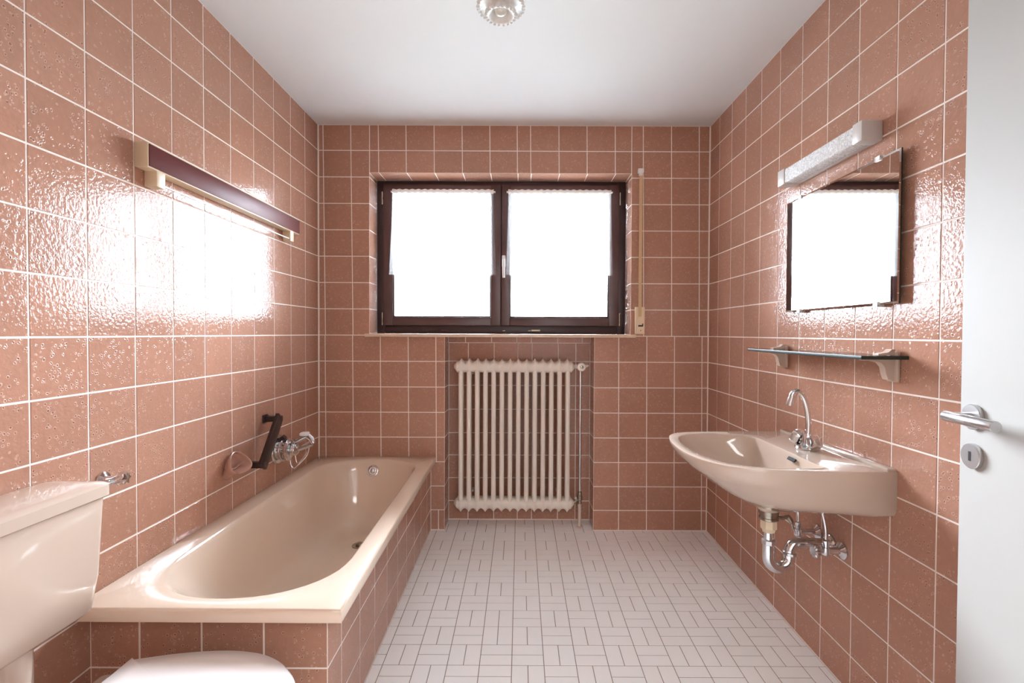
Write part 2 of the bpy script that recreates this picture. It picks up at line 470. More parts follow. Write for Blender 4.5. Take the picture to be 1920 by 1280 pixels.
# ---- tiles of the left wall
lc = [2.942, 2.768, 2.593, 2.415, 2.232, 2.053, 1.879, 1.706, 1.536, 1.366, 1.201, 1.03, 0.86, 0.69, 0.52, 0.35, 0.18, 0.052]
def side_wall(parent, cols, xf, n, skip):
    for i in range(len(cols) - 1):
        ya, yb_ = cols[i], cols[i + 1]
        for k in range(-8, 8):
            # row k between line k (bottom) and k+1 (top)
            def zz(kk, y):
                z = zrow(kk, y)
                return min(CEIL, z) if kk > -8 else fz(y) + 0.003
            q = [(xf(ya), ya, zz(k, ya)), (xf(yb_), yb_, zz(k, yb_)), (xf(yb_), yb_, zz(k + 1, yb_)), (xf(ya), ya, zz(k + 1, ya))]
            if n[0] < 0: q = [q[0], q[3], q[2], q[1]]
            if skip(q): continue
            put_tile(parent, q, n)
side_wall(wall_left, lc, xl, (1, 0.0051, 0), lambda q: max(p[2] for p in q) < 0.51 and min(p[1] for p in q) > 1.355)
rc_ = [2.945, 2.809, 2.645, 2.482, 2.319, 2.152, 1.982, 1.814, 1.646, 1.477, 1.311, 1.142, 0.972, 0.802, 0.632, 0.462, 0.292, 0.122, 0.052]
side_wall(wall_right, rc_, xr, (-1, 0.00624, 0), lambda q: False)

# ---- tiles of the back wall: grout columns (they lean a little, as in the room), rows from the shared lines
def rect_tile(x0, x1, z0, z1, y=YB, lean=True, parent=None):
    def L(x, z): return x + (0.010 * (1.9 - z) / 1.0 if lean else 0)
    q = [(L(x0, z0), y, z0), (L(x1, z0), y, z0), (L(x1, z1), y, z1), (L(x0, z1), y, z1)]
    return put_tile(parent or wall_back, q, (0, -1, 0))
zb = [zrow(k, YB) for k in range(-7, 9)]
zb = [fz(YB) + 0.003] + zb; zb[-1] = CEIL       # rows: zb[i]..zb[i+1], zb[8] = sill line
rows = list(zip(zb[:-1], zb[1:]))
bc = [-1.212, -1.180, -1.014, -0.849, -0.683, -0.515, -0.347, -0.181, -0.017, 0.063, 0.233, 0.401, 0.570, 0.738, 0.907, 1.073, 1.131]
def clip_back(x0, x1, z0, z1, rects):
    """keep the part of a tile inside the given rectangle, corners exact at free edges"""
    for (a, b_, c, d) in rects:
        X0, X1, Z0, Z1 = max(x0, a), min(x1, b_), max(z0, c), min(z1, d)
        if X1 - X0 > 0.012 and Z1 - Z0 > 0.012:
            edge = X0 > x0 + 1e-4 or X1 < x1 - 1e-4
            def L(x, z, fixed): return x if fixed else min(max(x + 0.010 * (1.9 - z), a), b_)
            f0, f1 = X0 > x0 + 1e-4 or abs(x0 - bc[0]) < 1e-6, X1 < x1 - 1e-4 or abs(x1 - bc[-1]) < 1e-6
            q = [(L(X0, Z0, f0), YB, Z0), (L(X1, Z0, f1), YB, Z0), (L(X1, Z1, f1), YB, Z1), (L(X0, Z1, f0), YB, Z1)]
            put_tile(wall_back, q, (0, -1, 0))
regions = [(-1.22, WX0, WZ0 - 0.012, CEIL), (WX1, 1.14, WZ0 - 0.012, CEIL), (WX0, WX1, WZ1, CEIL)]
for (z0, z1) in rows[8:]:
    for x0, x1 in zip(bc[:-1], bc[1:]):
        clip_back(x0, x1, z0, z1, regions)
bl = [-1.212, -1.176, -1.010, -0.843, -0.675, -0.508, NX0]
br = [NX1, 0.595, 0.764, 0.931, 1.097, 1.133]
for ri, (z0, z1) in enumerate(rows[:8]):
    cols = list(bl)
    if z1 < 0.53: cols = [-0.538, NX0]
    if z1 < 0.20: cols = [-0.538, -0.497, NX0]
    for cset in (cols, br):
        for x0, x1 in zip(cset[:-1], cset[1:]):
            def Lx(x, z): return x if x in (NX0, NX1, bl[0], br[-1], -0.538) else x + 0.006 * (1.2 - z)
            q = [(Lx(x0, z0), YB, z0), (Lx(x1, z0), YB, z0), (Lx(x1, z1), YB, z1), (Lx(x0, z1), YB, z1)]
            put_tile(wall_back, q, (0, -1, 0))
# window reveal: soffit, both cheeks
RY = 3.10
xs = [WX0] + [c for c in bc if WX0 + 0.02 < c < WX1 - 0.02] + [WX1]
for x0, x1 in zip(xs[:-1], xs[1:]):
    put_tile(wall_back, [(x0, YB, WZ1), (x1, YB, WZ1), (x1, RY, WZ1), (x0, RY, WZ1)], (0, 0, -1))
zs_ = [WZ0] + [z for z in zb if WZ0 + 0.02 < z < WZ1 - 0.02] + [WZ1]
for z0, z1 in zip(zs_[:-1], zs_[1:]):
    put_tile(wall_back, [(WX0, YB, z0), (WX0, RY, z0), (WX0, RY, z1), (WX0, YB, z1)], (1, 0, 0))
    put_tile(wall_back, [(WX1, RY, z0), (WX1, YB, z0), (WX1, YB, z1), (WX1, RY, z1)], (-1, 0, 0))
# niche: back, cheeks, the shallow ledge under the sill
nb = [NX0, -0.329, -0.165, -0.014, 0.077, 0.243, 0.355, NX1]
nz = [fz(YN) + 0.003, 0.187, 0.334, 0.480, 0.622, 0.772, 0.925, 1.079, 1.196]
for z0, z1 in zip(nz[:-1], nz[1:]):
    for x0, x1 in zip(nb[:-1], nb[1:]):
        put_tile(wall_back, [(x0, YN, z0), (x1, YN, z0), (x1, YN, z1), (x0, YN, z1)], (0, -1, 0))
for x0, x1 in zip([NX0, -0.345, -0.180, -0.020, 0.071, 0.237, 0.392], [-0.345, -0.180, -0.020, 0.071, 0.237, 0.392, NX1]):
    put_tile(wall_back, [(x0, 3.0865, 1.196), (x1, 3.0865, 1.196), (x1, 3.0865, 1.2335), (x0, 3.0865, 1.2335)], (0, -1, 0))
for i in range(8):
    za, zc = rows[i][0], rows[i][1]; zA, zC = nz[i], nz[i + 1] if i < 7 else 1.23
    put_tile(wall_back, [(NX0, YB, za), (NX0, YN, zA), (NX0, YN, zC), (NX0, YB, zc)], (1, 0, 0))
    put_tile(wall_back, [(NX1, YN, zA), (NX1, YB, za), (NX1, YB, zc), (NX1, YN, zC)], (-1, 0, 0))
# front wall (behind the camera): joined
it = []
for i in range(-7, 8):
    for (z0, z1) in rows:
        x0, x1 = max(0.17 * i, -1.2), min(0.17 * i + 0.17, 1.116)
        if x1 > DX0 - 0.03 and x0 < DX1 + 0.03 and z0 < DZ1: continue
        put_tile(None, [(x1, Y0 + REC, z0), (x0, Y0 + REC, z0), (x0, Y0 + REC, z1), (x1, Y0 + REC, z1)], (0, 1, 0), collect=it)
join_tiles(wall_front, it, M['tile'])

# ---- tiled surround of the bath
AX, AY, ATOP = -0.538, 1.362, 0.472
b = B()
b.add([(AX - REC, AY + REC, fz(AY) - 0.02), (AX - REC, YB, fz(YB) - 0.02), (AX - 0.10, YB, fz(YB) - 0.02), (AX - 0.10, AY + 0.10, fz(AY) - 0.02),
       (AX - REC, AY + REC, ATOP), (AX - REC, YB, ATOP), (AX - 0.012, YB, ATOP), (AX - 0.012, AY + 0.012, ATOP)],
      [(3, 2, 1, 0), (4, 5, 6, 7), (0, 1, 5, 4), (2, 3, 7, 6), (1, 2, 6, 5), (3, 0, 4, 7)])
xw = xl(AY) - REC
b.add([(xw, AY + REC, fz(AY) - 0.02), (AX - REC, AY + REC, fz(AY) - 0.02), (AX - 0.10, AY + 0.10, fz(AY) - 0.02), (xw, AY + 0.10, fz(AY) - 0.02),
       (xw, AY + REC, ATOP), (AX - REC, AY + REC, ATOP), (AX - 0.012, AY + 0.012, ATOP), (xw, AY + 0.012, ATOP)],
      [(3, 2, 1, 0), (4, 5, 6, 7), (0, 1, 5, 4), (2, 3, 7, 6), (3, 0, 4, 7)])
wall_bath = b.build('wall_bath', M['grout'], kind='structure', smooth=False)
ac = [AY, 1.55, 1.73, 1.90, 2.07, 2.24, 2.41, 2.58, 2.75, 2.92, YB]
ac = [AY] + [1.470 + 0.17 * i for i in range(9)] + [YB]
for ya, yb_ in zip(ac[:-1], ac[1:]):
    for (lo_, hi_) in ((None, -7), (-7, -6), (-6, None)):
        def zz(k, y, top): return (ATOP if top else fz(y) + 0.003) if k is None else zrow(k, y)
        q = [(AX, yb_, zz(lo_, yb_, 0)), (AX, ya, zz(lo_, ya, 0)), (AX, ya, zz(hi_, ya, 1)), (AX, yb_, zz(hi_, yb_, 1))]
        put_tile(wall_bath, [q[1], q[0], q[3], q[2]], (1, 0, 0))
for x0, x1 in zip([xl(AY), -1.068, -0.893, -0.718], [-1.068, -0.893, -0.718, AX]):
    for z0, z1 in ((fz(AY) + 0.003, 0.150), (0.150, zrow(-6, AY)), (zrow(-6, AY), ATOP)):
        put_tile(wall_bath, [(x0, AY, z0), (x1, AY, z0), (x1, AY, z1), (x0, AY, z1)], (0, -1, 0))

# ---- floor tiles: two per block, blocks turned alternately
cx0, cw, cy0, chh = -0.026, 0.1188, 2.236, 0.1145
cand = []
def floor_rect(x0, x1, y0, y1):
    regs = [(AX - 0.001, 1.136, AY, YB + 0.001), (NX0 - 0.001, NX1 + 0.001, YB + 0.001, YN + 0.001), (-1.204, 1.12, Y0, AY)]
    for (a, b_, c, d) in regs:
        X0, X1, Y0_, Y1_ = max(x0, a), min(x1, min(b_, xr((y0 + y1) / 2) + 0.001)), max(y0, c), min(y1, d)
        if X1 - X0 > 0.012 and Y1_ - Y0_ > 0.012: cand.append((X0, X1, Y0_, Y1_))
for i in range(-11, 11):
    for j in range(-9, 20):
        x0 = cx0 + cw * i; y1 = cy0 - chh * j; y0 = y1 - chh
        if i == -1:
            H = [1, 0, 0, 1, 1, 0][j % 6]
        else:
            par = i + (1 if i < -1 else 0) + (1 if i > 5 else 0)
            H = (par + j) % 2
        if H:
            floor_rect(x0, x0 + cw, y0, y0 + chh / 2); floor_rect(x0, x0 + cw, y0 + chh / 2, y1)
        else:
            floor_rect(x0, x0 + cw / 2, y0, y1); floor_rect(x0 + cw / 2, x0 + cw, y0, y1)
vis = sorted([c for c in cand if c[3] > 1.66 and c[0] > AX - 0.01], key=lambda c: c[2])
rest = [c for c in cand if c not in set(vis)] + vis[298:]
def floor_tile(c, collect=None):
    x0, x1, y0, y1 = c
    put_tile(floor, [(x0, y0, fz(y0)), (x1, y0, fz(y0)), (x1, y1, fz(y1)), (x0, y1, fz(y1))], (0, -0.0209, 1), mat=M['floor_tile'], gap=0.0030, thick=0.003, ch=0.0005, jit=0.0002, collect=collect)
for c in vis[:298]: floor_tile(c)
it = []
for c in rest: floor_tile(c, it)
join_tiles(floor, it, M['floor_tile'])

# ---------------------------------------------------------------- window
win = thing('window_1', (-0.125, 3.10, WZ0), kind='structure')
FX0, FX1 = WX0 + 0.001, WX1 - 0.001
b = B()
fw = 0.052
b.box(FX0, FX0 + fw, 3.10, 3.17, WZ0, WZ1, 0.003); b.box(FX1 - fw, FX1, 3.10, 3.17, WZ0, WZ1, 0.003)
b.box(FX0 + fw, FX1 - fw, 3.10, 3.17, WZ1 - 0.040, WZ1, 0.003); b.box(FX0 + fw, FX1 - fw, 3.10, 3.17, WZ0, WZ0 + 0.056, 0.003)
b.box(-0.165, -0.078, 3.112, 3.17, WZ0 + 0.05, WZ1 - 0.036, 0.002)
b.build('window_frame', M['wood_dark'], win)
def sash(x0, x1, gx0, gx1, z0, z1, gz0, gz1):
    b = B(); yf, yk = 3.078, 3.145
    b.box(x0, gx0, yf, yk, z0, z1, 0.005, 3); b.box(gx1, x1, yf, yk, z0, z1, 0.005, 3)
    b.box(gx0 - 0.002, gx1 + 0.002, yf + 0.0005, yk, gz1, z1, 0.005, 3); b.box(gx0 - 0.002, gx1 + 0.002, yf + 0.0005, yk, z0, gz0, 0.005, 3)
    s = b.build('sash', M['wood'], win)
    b = B()
    t = 0.007
    b.box(gx0 - 0.001, gx0 + t, yf + 0.012, yf + 0.02, gz0, gz1, 0.002); b.box(gx1 - t, gx1 + 0.001, yf + 0.012, yf + 0.02, gz0, gz1, 0.002)
    b.box(gx0, gx1, yf + 0.012, yf + 0.02, gz1 - t, gz1, 0.002); b.box(gx0, gx1, yf + 0.012, yf + 0.02, gz0, gz0 + t, 0.002)
    b.build('glazing_bead', M['wood_dark'], s)
    b = B(); b.box(gx0 - 0.001, gx1 + 0.001, 3.108, 3.113, gz0 - 0.001, gz1 + 0.001)
    b.build('pane', M['pane'], s, smooth=False)
    return s
sl = sash(-0.862, -0.1225, -0.802, -0.186, 1.303, 2.188, 1.358, 2.150)
sr = sash(-0.1195, 0.618, -0.065, 0.556, 1.303, 2.188, 1.358, 2.150)
for s, hx in ((sl, -0.868), (sr, 0.624)):
    for z in (2.10, 1.345):
        b = B(); b.tube([(hx, 3.080, z - 0.040), (hx, 3.080, z - 0.002), (hx, 3.080, z), (hx, 3.080, z + 0.002), (hx, 3.080, z + 0.040)], [0.0055, 0.0055, 0.0045, 0.0055, 0.0055], 10)
        b.box(hx - 0.004, hx + 0.004, 3.08, 3.10, z - 0.036, z + 0.036, 0.001)
        b.build('hinge', M['oldmetal'], s, label='dull metal hinge')
b = B()
b.box(-0.116, -0.094, 3.066, 3.080, 1.672, 1.745, 0.006, 3)
b.tube([(-0.105, 3.068, 1.718), (-0.105, 3.045, 1.716), (-0.105, 3.034, 1.708), (-0.104, 3.030, 1.690), (-0.103, 3.030, 1.600)], [0.009, 0.009, 0.0095, 0.0095, 0.0075], 14)
b.build('window_handle', M['white'], sr, label='white lever handle')
for x0, x1, m in ((-0.115, -0.095, 'oldmetal'), (0.05, 0.068, 'oldmetal'), (0.071, 0.126, 'cream'), (-0.50, -0.46, 'wood')):
    b = B(); b.box(x0, x1, 3.094, 3.101, 1.270, 1.276 if m != 'cream' else 1.280, 0.001); b.build('drain_cap', M[m], win)
b = B(); b.box(-0.928, 0.692, 2.914, 3.10, 1.2325, 1.252, 0.003, 2)
b.build('window_sill', M['sill'], win)

# sheer half curtains on each sash
def curtain(name, xa, xb, xa2, xb2, label):
    z1, z0 = 2.147, 1.620
    root = thing(name, ((xa + xb) / 2, 3.055, z1), label, 'curtain', 'half curtains on the window sashes')
    nx, nzv = 120, 26
    def pt(u, v):   # v 0 top .. 1 bottom
        flare = min(1, max(0, (v - 0.05) / 0.95)) ** 1.5
        x0, x1 = xa + (xa2 - xa) * flare, xb + (xb2 - xb) * flare
        amp = 0.0035 + 0.002 * v
        y = 3.062 - amp * math.sin(u * 2 * PI * 15 + 0.7 * math.sin(u * 9)) - 0.002 * math.sin(u * 2 * PI * 4 + v)
        z = z1 + (z0 - z1) * v + (0.003 * math.sin(u * 2 * PI * 15) if v < 0.01 else 0)
        return (x0 + (x1 - x0) * u, y, z)
    b = B()
    vv = [0, 0.012, 0.03, 0.045, 0.06] + [0.06 + 0.90 * (i + 1) / nzv for i in range(nzv)]
    b.loft([[pt(i / nx, v) for i in range(nx + 1)] for v in vv], False, False, closed=False)
    b.build('cloth', M['curtain'], root, ang=180)
    b = B()   # double hem along the bottom
    b.loft([[pt(i / nx, v) for i in range(nx + 1)] for v in (0.955, 0.975, 1.0)], False, False, closed=False)
    b.build('hem', M['curtain'], root, ang=180)
    b = B()   # gathered header folded over the rod
    n2 = 160
    ring = []
    for a, (dy, dz) in enumerate(((0.006, -0.020), (-0.004, -0.022), (-0.009, -0.013), (-0.006, -0.004), (-0.002, 0.004), (0.005, 0.003))):
        ring.append([(xa + (xb - xa) * i / n2, 3.062 + dy + 0.0022 * math.sin(i / n2 * 2 * PI * 16), z1 + dz + 0.0028 * math.sin(i / n2 * 2 * PI * 16 + 0.5)) for i in range(n2 + 1)])
    b.loft(ring, False, False, closed=False)
    b.build('gathered_header', M['header'], root, ang=180)
    b = B(); b.tube([(xa - 0.008, 3.060, z1 - 0.010), (xb + 0.008, 3.060, z1 - 0.010)], 0.0035, 8)
    for x in (xa - 0.006, xb + 0.006): b.box(x - 0.004, x + 0.004, 3.058, 3.0785, z1 - 0.014, z1 - 0.006, 0.001)
    b.build('curtain_rod', M['white'], root)
curtain('curtain', -0.800, -0.168, -0.822, -0.151, 'sheer white half curtain on the left window sash')
curtain('curtain', -0.078, 0.564, -0.092, 0.578, 'sheer white half curtain on the right window sash, by the white handle')

# roller shutter strap beside the window
st = thing('shutter_strap', (0.718, YB, 1.253), 'tan shutter strap with cream winder box, on the wall right of the window', 'shutter strap')
b = B(); b.box(0.699, 0.734, 2.926, YB, 2.214, 2.242, 0.003, 2); b.box(0.705, 0.728, 2.930, YB - 0.001, 2.20, 2.216, 0.002)
b.build('strap_guide', M['white'], st, label='white strap guide')
b = B(); b.box(0.7075, 0.7265, 2.9335, 2.9350, 1.36, 2.215); b.box(0.709, 0.719, 2.9322, 2.9336, 1.36, 2.215)
b.build('strap', M['strap'], st, smooth=False)
b = B(); b.box(0.688, 0.748, 2.9365, YB, 1.2545, 1.418, 0.004, 2); b.box(0.690, 0.697, 2.928, 2.94, 1.257, 1.416, 0.002); b.box(0.697, 0.746, 2.934, 2.938, 1.257, 1.32, 0.0015)
wbx = b.build('winder_box', M['winder'], st)
b = B(); b.box(0.708, 0.737, 2.9325, 2.9345, 1.300, 1.309, 0.0005); b.box(0.731, 0.737, 2.9325, 2.9345, 1.305, 1.318, 0.0005)
b.build('strap_slot', M['black'], wbx, smooth=False)
b = B(); b.lathe([(0.0035, 0), (0.003, 0.002), (0.001, 0.0022)], (0.7225, 2.9345, 1.277), (0, -1, 0), 10); b.build('screw', M['oldmetal'], wbx)

# ---------------------------------------------------------------- radiator
rad = thing('radiator', (-0.035, 3.0, 0.16), 'cream column radiator of slim tubes in the niche under the window', 'radiator')
sp = 0.0501; x_first = -0.360
def section(cx):
    b = B()
    for y in (2.972, 3.008, 3.044):
        r = 0.0150 if y < 2.98 else 0.0120
        ring = [(r, 0.215), (r * 0.98, 0.25), (r * 0.96, 0.63), (r * 0.98, 1.015), (r, 1.05)]
        b.tube([(cx, y, z) for _, z in ring], [q for q, _ in ring], 12, caps=False)
    for (zc, sgn) in ((1.049, 1), (0.213, -1)):
        rings = []
        for t in (-1, -0.86, -0.7, -0.5, -0.3, -0.14, -0.04, 0.04, 0.14, 0.3, 0.5, 0.7, 0.86, 1):
            e = (1 - abs(t)) ** 1.9
            ht = 0.032 + 0.023 * e; hb = 0.033 + 0.002 * e; hy = 0.052 + 0.006 * e
            sec = []
            for k in range(20):
                a = 2 * PI * k / 20; c, s = math.cos(a), math.sin(a)
                py = math.copysign(abs(c) ** 0.75, c) * hy; pz = math.copysign(abs(s) ** 0.75, s) * (ht if s * sgn > 0 else hb)
                sec.append((cx + t * sp / 2 * 0.995, 3.008 + py, zc + pz))
            rings.append(sec)
        b.loft(rings, True, True)
    return b
s0 = section(x_first).build('radiator_section', M['rad'], rad, ang=50)
for i in range(1, 14):
    c = s0.copy(); COL.objects.link(c); c.location = (sp * i, 0, 0)
for zc in (1.052, 0.213):
    for sx, x in ((-1, x_first - sp / 2), (1, x_first + 13.5 * sp)):
        b = B(); b.lathe([(0.031, -0.002), (0.029, 0.004), (0.022, 0.010), (0.016, 0.014), (0.014, 0.017), (0.009, 0.019)], (x, 3.0, zc), (sx, 0, 0), 20)
        b.build('end_plug', M['rad'], rad)
for x in (-0.30, 0.24):
    b = B(); b.box(x - 0.012, x + 0.012, 3.05, YN - 0.002, 1.000, 1.012, 0.002); b.build('wall_bracket', M['rad'], rad)
    b = B(); b.box(x - 0.012, x + 0.012, 3.05, YN - 0.002, 0.262, 0.275, 0.002); b.build('wall_bracket', M['rad'], rad)
# valve and pipe at its right end
vx, vy = 0.371, 3.0
hp = thing('radiator_valve', (vx, vy, fz(vy)), 'round cream radiator valve with riser pipe, right of the radiator', 'valve')
b = B(); b.lathe([(0.011, 0.0), (0.014, -0.02), (0.0255, -0.026), (0.027, -0.036), (0.0265, -0.050), (0.023, -0.055), (0.0125, -0.056)], (vx, vy - 0.004, 1.055), (0, 1, 0), 28)
vh = b.build('valve_head', M['rad'], hp)
b = B(); b.lathe([(0.011, 0), (0.0105, 0.003), (0.006, 0.004), (0.005, 0.0065), (0.002, 0.007)], (vx, vy - 0.0595, 1.055), (0, -1, 0), 16)
b.build('valve_screw', M['oldmetal'], vh, label='dark metal centre of the valve')
b = B(); b.tube([(x_first + 13.5 * sp + 0.017, vy, 1.055), (vx - 0.02, vy, 1.055), (vx + 0.02, vy, 1.055)], 0.011, 14)
b.lathe([(0.014, -0.006), (0.014, 0.006)], (vx - 0.027, vy, 1.055), (1, 0, 0), 6)
b.lathe([(0.014, -0.028), (0.014, 0.0)], (vx, vy, 1.06), (0, 0, 1), 14)
b.build('valve_body', M['rad'], hp)
b = B(); b.tube([(vx + 0.02, vy, 1.055), (vx + 0.036, vy, 1.057), (vx + 0.05, vy, 1.06)], [0.006, 0.009, 0.004], 10); b.build('stem', M['rad'], hp)
b = B(); b.tube([(vx, vy, 1.04), (vx, vy, 0.24)], 0.0075, 12); b.build('riser_pipe', M['chrome'], hp, label='shiny thin riser pipe')
b = B(); b.lathe([(0.0075, 0.285), (0.013, 0.282), (0.013, 0.262), (0.0165, 0.258), (0.0165, 0.232), (0.012, 0.228), (0.012, 0.208)], (vx, vy, 0), (0, 0, 1), 14)
b.tube([(vx, vy, 0.247), (x_first + 13.5 * sp + 0.017, vy, 0.215)], 0.010, 12)
b.lathe([(0.015, -0.007), (0.015, 0.007)], (vx - 0.022, vy, 0.238), (1, 0, 0.35), 6)
b.build('lower_valve', M['oldmetal'], hp, label='dull metal lower valve')
b = B(); b.tube([(vx, vy, 0.21), (vx, vy, fz(vy))], 0.0105, 14); b.lathe([(0.0225, 0.0), (0.022, 0.005), (0.0105, 0.008)], (vx, vy, fz(vy)), (0, 0, 1), 20)
b.build('floor_pipe', M['pipe'], hp)

# ---------------------------------------------------------------- bathtub
tub = thing('bathtub', (-0.85, 2.1, 0.12), 'beige built-in bathtub in the corner, set in a tiled surround', 'bathtub')
TZ = 0.513
def stad(xa, xb, ya, yb2, ra, rb, n=26, e=2.3):
    """closed outline: long sides x=xa, x=xb; rounded ends of depth ra (near) and rb (far)"""
    cx = (xa + xb) / 2; hw = (xb - xa) / 2; pts = []
    for k in range(n + 1):           # far end, from right to left
        a = PI * k / n; c, s = math.cos(a), math.sin(a)
        pts.append((cx + math.copysign(abs(c) ** (2 / e), c) * hw, yb2 - rb + abs(s) ** (2 / e) * rb))
    for k in range(n + 1):           # near end, left to right
        a = PI + PI * k / n; c, s = math.cos(a), math.sin(a)
        pts.append((cx + math.copysign(abs(c) ** (2 / e), c) * hw, ya + ra - abs(s) ** (2 / e) * ra))
    return pts
CT = (-0.852, 2.11); NT = 144
rim_curve = [(-0.508, 2.946), (-1.2135, 2.946), (-1.2065, 1.302), (-0.477, 1.300)]
def sub(poly, n=30):
    o = []
    for i in range(len(poly)):
        a, c = Vector(poly[i]), Vector(poly[(i + 1) % len(poly)])
        for k in range(n): o.append(a.lerp(c, k / n))
    return o
angs = polar(sub(rim_curve), CT, NT)
# snap the nearest sample onto each corner so the rim is square
for c in rim_curve:
    k = min(range(NT), key=lambda i: (angs[i] - Vector(c)).length); angs[k] = Vector(c)
def insetp(pts, d):
    return [Vector((min(max(p.x, -1.2135 + d), 10) if p.x < -0.9 else p.x - d * (1 if p.x > -0.56 else 0), p.y + (d if p.y < 1.32 else 0) - (d if p.y > 2.93 else 0))) for p in pts]
levels = [
    (-1.128, -0.558, 1.352, 2.868, 0.27, 0.20, TZ, 2.2),
    (-1.124, -0.562, 1.357, 2.864, 0.27, 0.20, TZ - 0.002, 2.2),
    (-1.118, -0.569, 1.366, 2.857, 0.27, 0.20, TZ - 0.008, 2.2),
    (-1.112, -0.575, 1.380, 2.850, 0.27, 0.20, TZ - 0.020, 2.2),
    (-1.100, -0.588, 1.425, 2.836, 0.27, 0.21, TZ - 0.070, 2.2),
    (-1.086, -0.606, 1.510, 2.814, 0.26, 0.21, TZ - 0.150, 2.2),
    (-1.068, -0.632, 1.610, 2.780, 0.25, 0.21, TZ - 0.240, 2.2),
    (-1.050, -0.655, 1.690, 2.745, 0.25, 0.20, TZ - 0.300, 2.2),
    (-1.025, -0.686, 1.760, 2.710, 0.24, 0.20, TZ - 0.340, 2.2),
    (-0.985, -0.725, 1.850, 2.660, 0.22, 0.18, TZ - 0.365, 2.2),
    (-0.930, -0.780, 2.000, 2.560, 0.18, 0.15, TZ - 0.374, 2.2),
]
b = B()
rings = []
low = [Vector((p.x, p.y, TZ - 0.036)) for p in angs]
rings.append([Vector((p.x + (0.02 if p.x < -0.9 else -0.02), p.y + (0.02 if p.y < 1.4 else 0), TZ - 0.036)) for p in angs])
rings.append(low)
rings.append([Vector((p.x, p.y, TZ - 0.008)) for p in angs])
r2 = insetp(angs, 0.0025); rings.append([Vector((p.x, p.y, TZ - 0.0025)) for p in r2])
r2 = insetp(angs, 0.008); rings.append([Vector((p.x, p.y, TZ)) for p in r2])
for (xa, xb, ya, y2, ra, rb, z, e) in levels:
    pr_ = polar(stad(xa, xb, ya, y2, ra, rb, e=e), CT if z > 0.2 else (-0.855, 2.22), NT)
    rings.append([Vector((p.x - (0.020 * (p.y - 2.1) * (p.x + 0.85) / 0.29 if p.x > -0.85 else 0), p.y, z)) for p in pr_])
b.loft(rings, False, True)
b.build('tub_shell', M['enamel'], tub, ang=42)
ov = Vector((-0.853, 2.838, 0.452)); on = Vector((0, -0.97, 0.24)).normalized()
b = B(); b.lathe([(0.034, -0.006), (0.034, 0.004), (0.031, 0.008), (0.026, 0.009), (0.023, 0.006), (0.019, 0.006)], ov, on, 32)
ovo = b.build('overflow', M['chrome'], tub, label='round chrome overflow rosette')
b = B(); b.lathe([(0.015, 0.004), (0.015, 0.012), (0.011, 0.016), (0.004, 0.017)], ov, on, 24); b.box(-0.004, 0.004, -0.012, 0.012, 0.016, 0.021, 0.002, 2, M=Matrix.Translation(ov) @ on.to_track_quat('Z', 'Y').to_matrix().to_4x4())
b.build('overflow_knob', M['steel'], ovo)
b = B(); dr = (-0.838, 2.55, TZ - 0.3735); b.lathe([(0.040, -0.004), (0.040, 0.003), (0.034, 0.005), (0.024, 0.002)], dr, (0, 0, 1), 28)
b.lathe([(0.020, 0.0), (0.020, 0.012), (0.012, 0.017), (0.003, 0.018)], dr, (0, 0, 1), 20)
b.build('plug_hole', M['oldmetal'], tub, label='dull metal plug hole')

# ---------------------------------------------------------------- things on the left wall
# towel rail with maroon front
tr = thing('towel_rail', (xl(2.07), 2.07, 1.81), 'long cream wall rail with maroon front strip and thin drying rod, above the bathtub', 'towel rail')
xf_ = -1.163
def wl(y, off): return xl(y) + off
b = B()
def slant_box(b, y0, y1, z0, z1, o0, o1, bev, seg=2):
    t = bmesh.new(); bmesh.ops.create_cube(t, size=1.0)
    for v in t.verts:
        y = y0 if v.co.y < 0 else y1; z = z0 if v.co.z < 0 else z1
        v.co = Vector((wl(y, o0 if v.co.x < 0 else o1), y, z))
    if bev: bmesh.ops.bevel(t, geom=t.edges[:], offset=bev, segments=seg, profile=0.5, affect='EDGES')
    b.merge(t)
slant_box(b, 1.534, 2.597, 1.771, 1.851, 0.001, 0.044, 0.004)
b.build('housing', M['cream'], tr)
b = B(); slant_box(b, 1.539, 2.592, 1.776, 1.846, 0.043, 0.0465, 0.0015); b.build('front_panel', M['maroon'], tr, label='glossy maroon front strip')
for y in (1.594, 2.515):
    b = B(); slant_box(b, y - 0.020, y + 0.020, 1.722, 1.780, 0.001, 0.043, 0.004); b.build('bracket', M['cream'], tr)
b = B(); b.tube([(wl(1.60, 0.034), 1.60, 1.734), (wl(2.51, 0.034), 2.51, 1.734)], 0.0032, 10); b.build('rod', M['white'], tr, label='thin pale rod')

